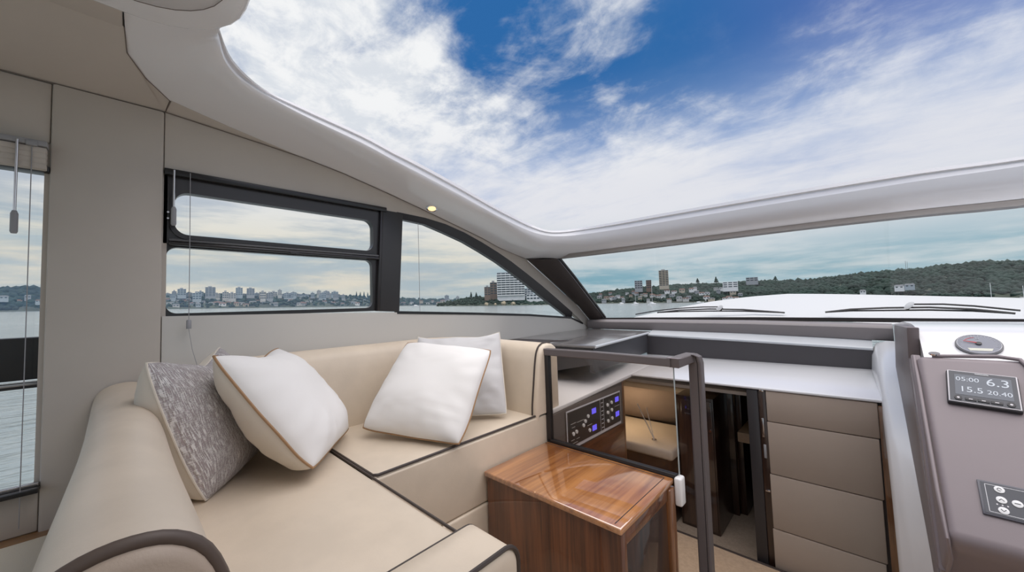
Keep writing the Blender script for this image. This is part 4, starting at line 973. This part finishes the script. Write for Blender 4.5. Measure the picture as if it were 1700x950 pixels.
# town behind the sliding window
MID = [(-85.53, 12, 24.5, 36.3, 4, 3, 'pale far apartment block, the leftmost tall one on the town skyline'), (-82.96, 15.4, 22.5, 40.4, 6, 1, 'tallest grey far tower on the town skyline, right of the leftmost block'),
       (-80.17, 11.2, 24.9, 40.0, 5, 3, 'blue-grey far tower standing left of its twin in the middle of the town skyline'), (-79.0, 13, 25, 39.0, 5, 1, 'wide grey far tower, right one of the twin towers on the town skyline'),
       (-75.86, 7.2, 25.1, 36.1, 4, 0, 'slim pale far tower alone right of the twin towers'), (-71.29, 8, 25.1, 35.3, 4, 0, 'pale far tower, left of three at the right end of the sliding window'),
       (-70.36, 11.5, 25.1, 34.1, 3, 1, 'grey far block, middle of three at the right end of the sliding window'), (-69.31, 14, 25.1, 32.9, 3, 3, 'low blue-grey far block, right of three at the right end of the sliding window'),
       (-86.17, 6.3, 22, 31.9, 3, 1, 'small grey far block at the left edge of the town'), (-77.73, 11.8, 24, 32.2, 3, 2, 'sandy far block between the twin towers and the slim tower'), (-74.3, 10.6, 23, 31.5, 3, 3, 'low blue-grey far block right of the slim pale tower'),
       (-53.62, 10.2, 11, 23.2, 4, 1, 'grey far block on the skyline in the quarter window'), (-51.98, 7.7, 10, 20.4, 3, 0, 'pale far block on the skyline left of the rocky point')]
for az, w_, b, h, fl_, wm, lb in MID: block('tower_block', lb, az, 905, w_, b, h, fl_, wm, bands=False)
rng = np.random.default_rng(5)
for k in range(30):
    az = -87.2 + 19.5*(k+rng.uniform(.1, .9))/30; t = rng.uniform(.25, .95); wm = int(rng.choice([0, 1, 3, 1, 3])); top_ = rng.uniform(27, 33)*(1 if az < -72 else .92)
    block('apartment_house', 'mid-rise ' + WN[wm] + ' apartment house in the far town, ' + ('lower row, ' if t < .6 else 'upper row, ') + place(k/30), az, 862+80*t, rng.uniform(7, 13), 12+14*t, top_, 3, wm, bands=False, group='apartment houses of the far town')
for k in range(70):
    az = -87.3 + 22*(k+rng.uniform(.1, .9))/70; t = rng.uniform(.05, .75); d = 862+80*t
    b = 2.5 + 20*t*(1 if az < -70 else .75); w_ = rng.uniform(6, 12)
    house(az, d, w_, b, b+rng.uniform(3.5, 6.5), int(rng.choice([0, 3, 1, 5, 2])), int(rng.integers(0, 2)), 'small house in the far town, ' + ('low, ' if t < .28 else 'midway, ' if t < .52 else 'high, ') + place(k/70), 'far town houses')
for k in range(14):
    az = -63 + 12*(k+rng.uniform(.1, .9))/14; d = 862+60*rng.uniform(0, .7); b = rng.uniform(3, 10)
    house(az, d, rng.uniform(6, 11), b, b+rng.uniform(3, 6), int(rng.choice([0, 1, 2, 5])), int(rng.integers(0, 2)), 'small far house on the low shoreline, ' + place(k/14), 'far houses in the quarter window')
for k in range(9):
    az = -99.5 + 4.5*(k+rng.uniform(.2, .8))/9; d = 762+60*rng.uniform(.1, .7); b = rng.uniform(5, 18)
    house(az, d, rng.uniform(5, 9), b, b+rng.uniform(3, 5), int(rng.choice([0, 3, 1])), int(rng.integers(0, 2)), 'small far house among dark trees, ' + place(k/9), 'far houses in the left window')
# the white apartment block on the point
def white_block():
    az, d, w_, b, h = -43.7, 440, 33, 11.8, 39.1
    P = at(az, d); ex, ey = facing(az); t = thing('apartment_block', 'white apartment block with balcony bands on the rocky point in the quarter window', 'building', P)
    secs = [(-16.5, -.8, h, 0), (-.8, 9.0, h-2.0, 1.4), (9.0, 16.8, h-9.0, 3.0)]
    for u0, u1, top_, off in secs:
        obox('walls', P, ex, ey, u0, u1, off+.8, 16, b-6, top_, wallm(5), t)
        n_ = 10; fh = (h-b)/n_
        for k in range(n_):
            z = b+fh*k
            if z+fh > top_+.1: continue
            obox('balcony', P, ex, ey, u0, u1-.3, off-1.3, off+.8, z, z+fh*.42, wallm(5), t)
            nw = max(2, int((u1-u0)/4))
            for c in range(nw):
                a = u0+(u1-u0)*(c+.06)/nw; e = u0+(u1-u0)*(c+.94)/nw
                obox('window', P, ex, ey, a, e, off+.5, off+.9, z+fh*.44, z+fh*.98, WIN, t)
    obox('roof_slab', P, ex, ey, -16, 8, 1, 14, h, h+.8, wallm(1), t)
white_block()
block('brown_tower', 'dark brown stepped building left of the white apartment block, taller of the two', -46.4, 448, 8.5, 13, 28.1, 5, 4, bands=False, cols=2)
block('brown_block', 'reddish brown lower building at the left end of the point', -47.35, 446, 7.5, 12, 22.6, 4, 4, bands=False, cols=2)
block('grey_block', 'grey low building behind the right side of the white apartment block', -40.9, 458, 11, 9, 20.5, 4, 1, bands=False)
block('boat_house', 'long low white building right of the white apartment block', -40.0, 442, 20, 6.0, 13.2, 2, 5, bands=False, cols=5, roofbox=False)
for i, (az, d, r_, lb) in enumerate(((-44.9, 430, 2.6, 'pale sandstone rock face in the middle of the point'), (-47.6, 430, 2.0, 'tan sandstone rock at the left foot of the point'), (-43.4, 430, 2.2, 'sandstone boulder right of the middle rock face on the point'), (-46.2, 429, 1.5, 'small tan boulder at the waterline of the point'))):
    bm = bmesh.new(); bmesh.ops.create_icosphere(bm, subdivisions=2, radius=r_)
    for v in bm.verts: v.co *= 1+.35*noise.noise(v.co*.7+Vector((i*5, 0, 0)))
    o = from_bm('shore_rock', bm, mat('sandstone', (.42, .35, .24), .9, var=.3, vscale=.5), None, 30); o.location = at(az, d, 1.4*r_*.6); o.scale = (1.3, 1, 1.1); tag(o, lb, 'rock')
# buildings on the hill ahead
RB = [('hotel_tower', -20.99, 740, 16.5, 31, 60.2, 9, 2, 'tall beige tower block standing on the hill left of centre in the windscreen'), ('hill_block', -24.47, 750, 14.3, 27, 43.2, 4, 1, 'grey block, left of the two smaller blocks on the hill'),
      ('hill_block', -23.06, 750, 9.7, 27, 43.7, 4, 4, 'narrow brown block between the grey block and the tall beige tower'), ('school_building', -12.77, 720, 22, 24, 34.0, 3, 5, 'wide white flat-roofed building on the hill right of the tower'),
      ('hill_block', -10.3, 780, 18, 36, 43.2, 2, 1, 'long grey building on the ridge right of the white building')]
for nm, az, d, w_, b, h, fl_, wm, lb in RB: block(nm, lb, az, d, w_, b, h, fl_, wm, bands=nm == 'hotel_tower', roofbox=nm == 'hotel_tower')
for k in range(46):
    az = -30.5 + 19*(k+rng.uniform(.1, .9))/46; t = rng.uniform(.0, .62); d = 676+130*t
    hh = ridge_h(RR, az); b = hh*.86*np.interp(t, [0, .1, .3, .6, .85], [.05, .12, .36, .70, .93]) + 2.2; w_ = rng.uniform(5.5, 10)
    house(az, d, w_, b, b+rng.uniform(3, 5), int(rng.choice([0, 5, 1, 2, 5])), int(rng.integers(0, 2)), 'small house on the hillside ahead, ' + ('low, ' if t < .2 else 'halfway, ' if t < .42 else 'high, ') + place(k/46), 'hillside houses')
for az, d, w_, b, h, wm, lb in ((.14, 690, 6, 10.5, 15, 5, 'small lone white house low on the wooded hill'), (2.99, 700, 9, 15.5, 20.5, 5, 'white house among the trees, left of the blue-grey one on the wooded hill'), (3.75, 700, 9, 17, 21.5, 3, 'blue-grey house among the trees on the wooded hill')):
    house(az, d, w_, b, h, wm, 1, lb, None)
# single trees on the skyline
def pine(az, d, b, h, w_, lb, group=None):
    P = at(az, d); t = thing('pine_tree', lb, 'tree', P, group)
    tube('trunk', [P+Vector((0, 0, b)), P+Vector((0, 0, b+h*.5))], [.5, .35], BROWN, t, 6)
    rr_ = np.random.default_rng(int(abs(az*100))); rows = []
    for k in range(7):
        f_ = k/6; r_ = w_*(1-f_)**.8*(1.0 if k % 2 else .7)+.15
        rows.append([P+Vector((r_*math.cos(a)*(1+.25*rr_.uniform(-1, 1)), r_*math.sin(a), b+h*(.22+.78*f_))) for a in np.linspace(0, 2*math.pi, 9)[:-1]])
    loft('foliage', rows, LEAF2, t, closed=True, caps=True, smooth=40)
for az, d, b, h, w_, lb, g in [(-66.5, 900, 19, 15, 2.4, 'leftmost of four dark pines on the town skyline by the sliding window edge', 'pines by the town'), (-66.0, 900, 19, 14, 2.4, 'second of four dark pines on the town skyline by the sliding window edge', 'pines by the town'), (-65.5, 900, 19, 14.5, 2.4, 'third of four dark pines on the town skyline by the sliding window edge', 'pines by the town'), (-65.0, 900, 18, 14, 2.4, 'rightmost of four dark pines on the town skyline by the sliding window edge', 'pines by the town'),
     (-49.9, 450, 9, 8, 1.6, 'small dark pine at the left end of the rocky point', None), (-49.1, 450, 9, 7.5, 1.9, 'bushier dark pine beside the small one on the rocky point', None),
     (-16.65, 800, 36, 11, 4, 'tall dark pine on the ridge, middle of the hillside houses', None), (-14.4, 790, 34, 14, 4, 'tallest dark pine on the ridge just left of the white flat-roofed building', None), (-7.8, 800, 36, 9, 4, 'dark pine on the ridge where the wooded hill begins', None)]:
    pine(az, d, b, h, w_, lb, g)
t_ = thing('radio_mast', 'thin radio mast on the ridge of the wooded hill', 'mast', at(3.6, 800)); P = at(3.6, 800)
tube('mast', [P+Vector((0, 0, 42)), P+Vector((0, 0, 58))], .25, GREYPLASTIC, t_, 5); tube('mast', [P+Vector((1.8, 0, 42)), P+Vector((1.8, 0, 57))], .2, GREYPLASTIC, t_, 5)
# yachts and boats
HULLW = mat('hull_white', (.75, .76, .76), .4); HULLB = mat('hull_blue', (.10, .22, .42), .4)
def yacht(az, d, L_, mast, hm, lb, turn=60, cream=False):
    P = at(az, d); t = thing('moored_yacht', lb, 'boat', P)
    ex = Vector((math.cos(R(-az+turn)), math.sin(R(-az+turn)), 0)); ey = Vector((-ex.y, ex.x, 0))
    rows = []
    for f_, wd, zt in ((-.5, .10, 1.0), (-.42, .13, .95), (0, .16, .9), (.3, .11, 1.05), (.5, .005, 1.3)):
        wd *= L_; rows.append([P+ex*L_*f_+ey*(s*wd)+Vector((0, 0, z)) for s, z in ((-1, zt), (-.75, -.2), (.75, -.2), (1, zt))])
    loft('hull', rows, hm, t, closed=True, caps=True, smooth=30)
    rows = [[P+ex*L_*f_+ey*(s*L_*.08)+Vector((0, 0, z)) for s, z in ((-1, .9), (-.7, zt), (.7, zt), (1, .9))] for f_, zt in ((-.25, 1.9), (.0, 1.9), (.18, 1.3))]
    loft('cabin', rows, mat('cabin_cream', (.62, .52, .34), .6) if cream else HULLW, t, closed=True, caps=True, smooth=30)
    if mast:
        tube('mast', [P+Vector((0, 0, 1)), P+Vector((0, 0, mast))], .09, WHITEPLASTIC, t, 6)
        tube('boom', [P+Vector((0, 0, 2.2)), P-ex*L_*.35+Vector((0, 0, 2.3))], .1, WHITEPLASTIC, t, 6)
yacht(-22.69, 260, 9, 14, HULLW, 'white sailing yacht with the tallest mast, below the beige tower')
yacht(-25.0, 300, 8, 9, HULLW, 'white sailing yacht moored left of the tall-masted one')
yacht(-27.0, 330, 8, 0, HULLW, 'white motor boat moored near the windscreen pillar')
yacht(-16.6, 420, 9, 0, HULLW, 'white motor boat at the foot of the hillside houses', 20)
yacht(8.95, 300, 7.5, 9.5, HULLB, 'small blue-hulled boat with cream cabin off the wooded hill at right', 70, True)
yacht(10.75, 320, 7, 8, HULLW, 'white sailing boat at the far right edge')
yacht(-58.2, 420, 9, 0, HULLW, 'low white launch on the water at the left of the quarter window', 0)

# thin sea haze in front of the far town
def haze(name, label, pts, z0, z1, dens, col):
    m_ = bpy.data.materials.new(name); m_.use_nodes = True; t = NT(m_.node_tree); o = t.n('OutputMaterial')
    v = t.n('VolumeScatter'); v.inputs['Color'].default_value = (*col, 1); v.inputs['Density'].default_value = dens; v.inputs['Anisotropy'].default_value = .3
    t.l(v.outputs[0], o.inputs['Volume'])
    o_ = slab(name, [(x, y, z0) for x, y in pts], (0, 0, z1-z0), m_, None, 0, 2, 0)
    return tag(o_, label, 'haze', kind='stuff')
haze('sea_haze', 'thin blue haze over the water before the far town and the dark headland', [(-740, -260), (-520, -180), (-420, 380), (-560, 560)], 2, 70, .0013, (.38, .62, .98))
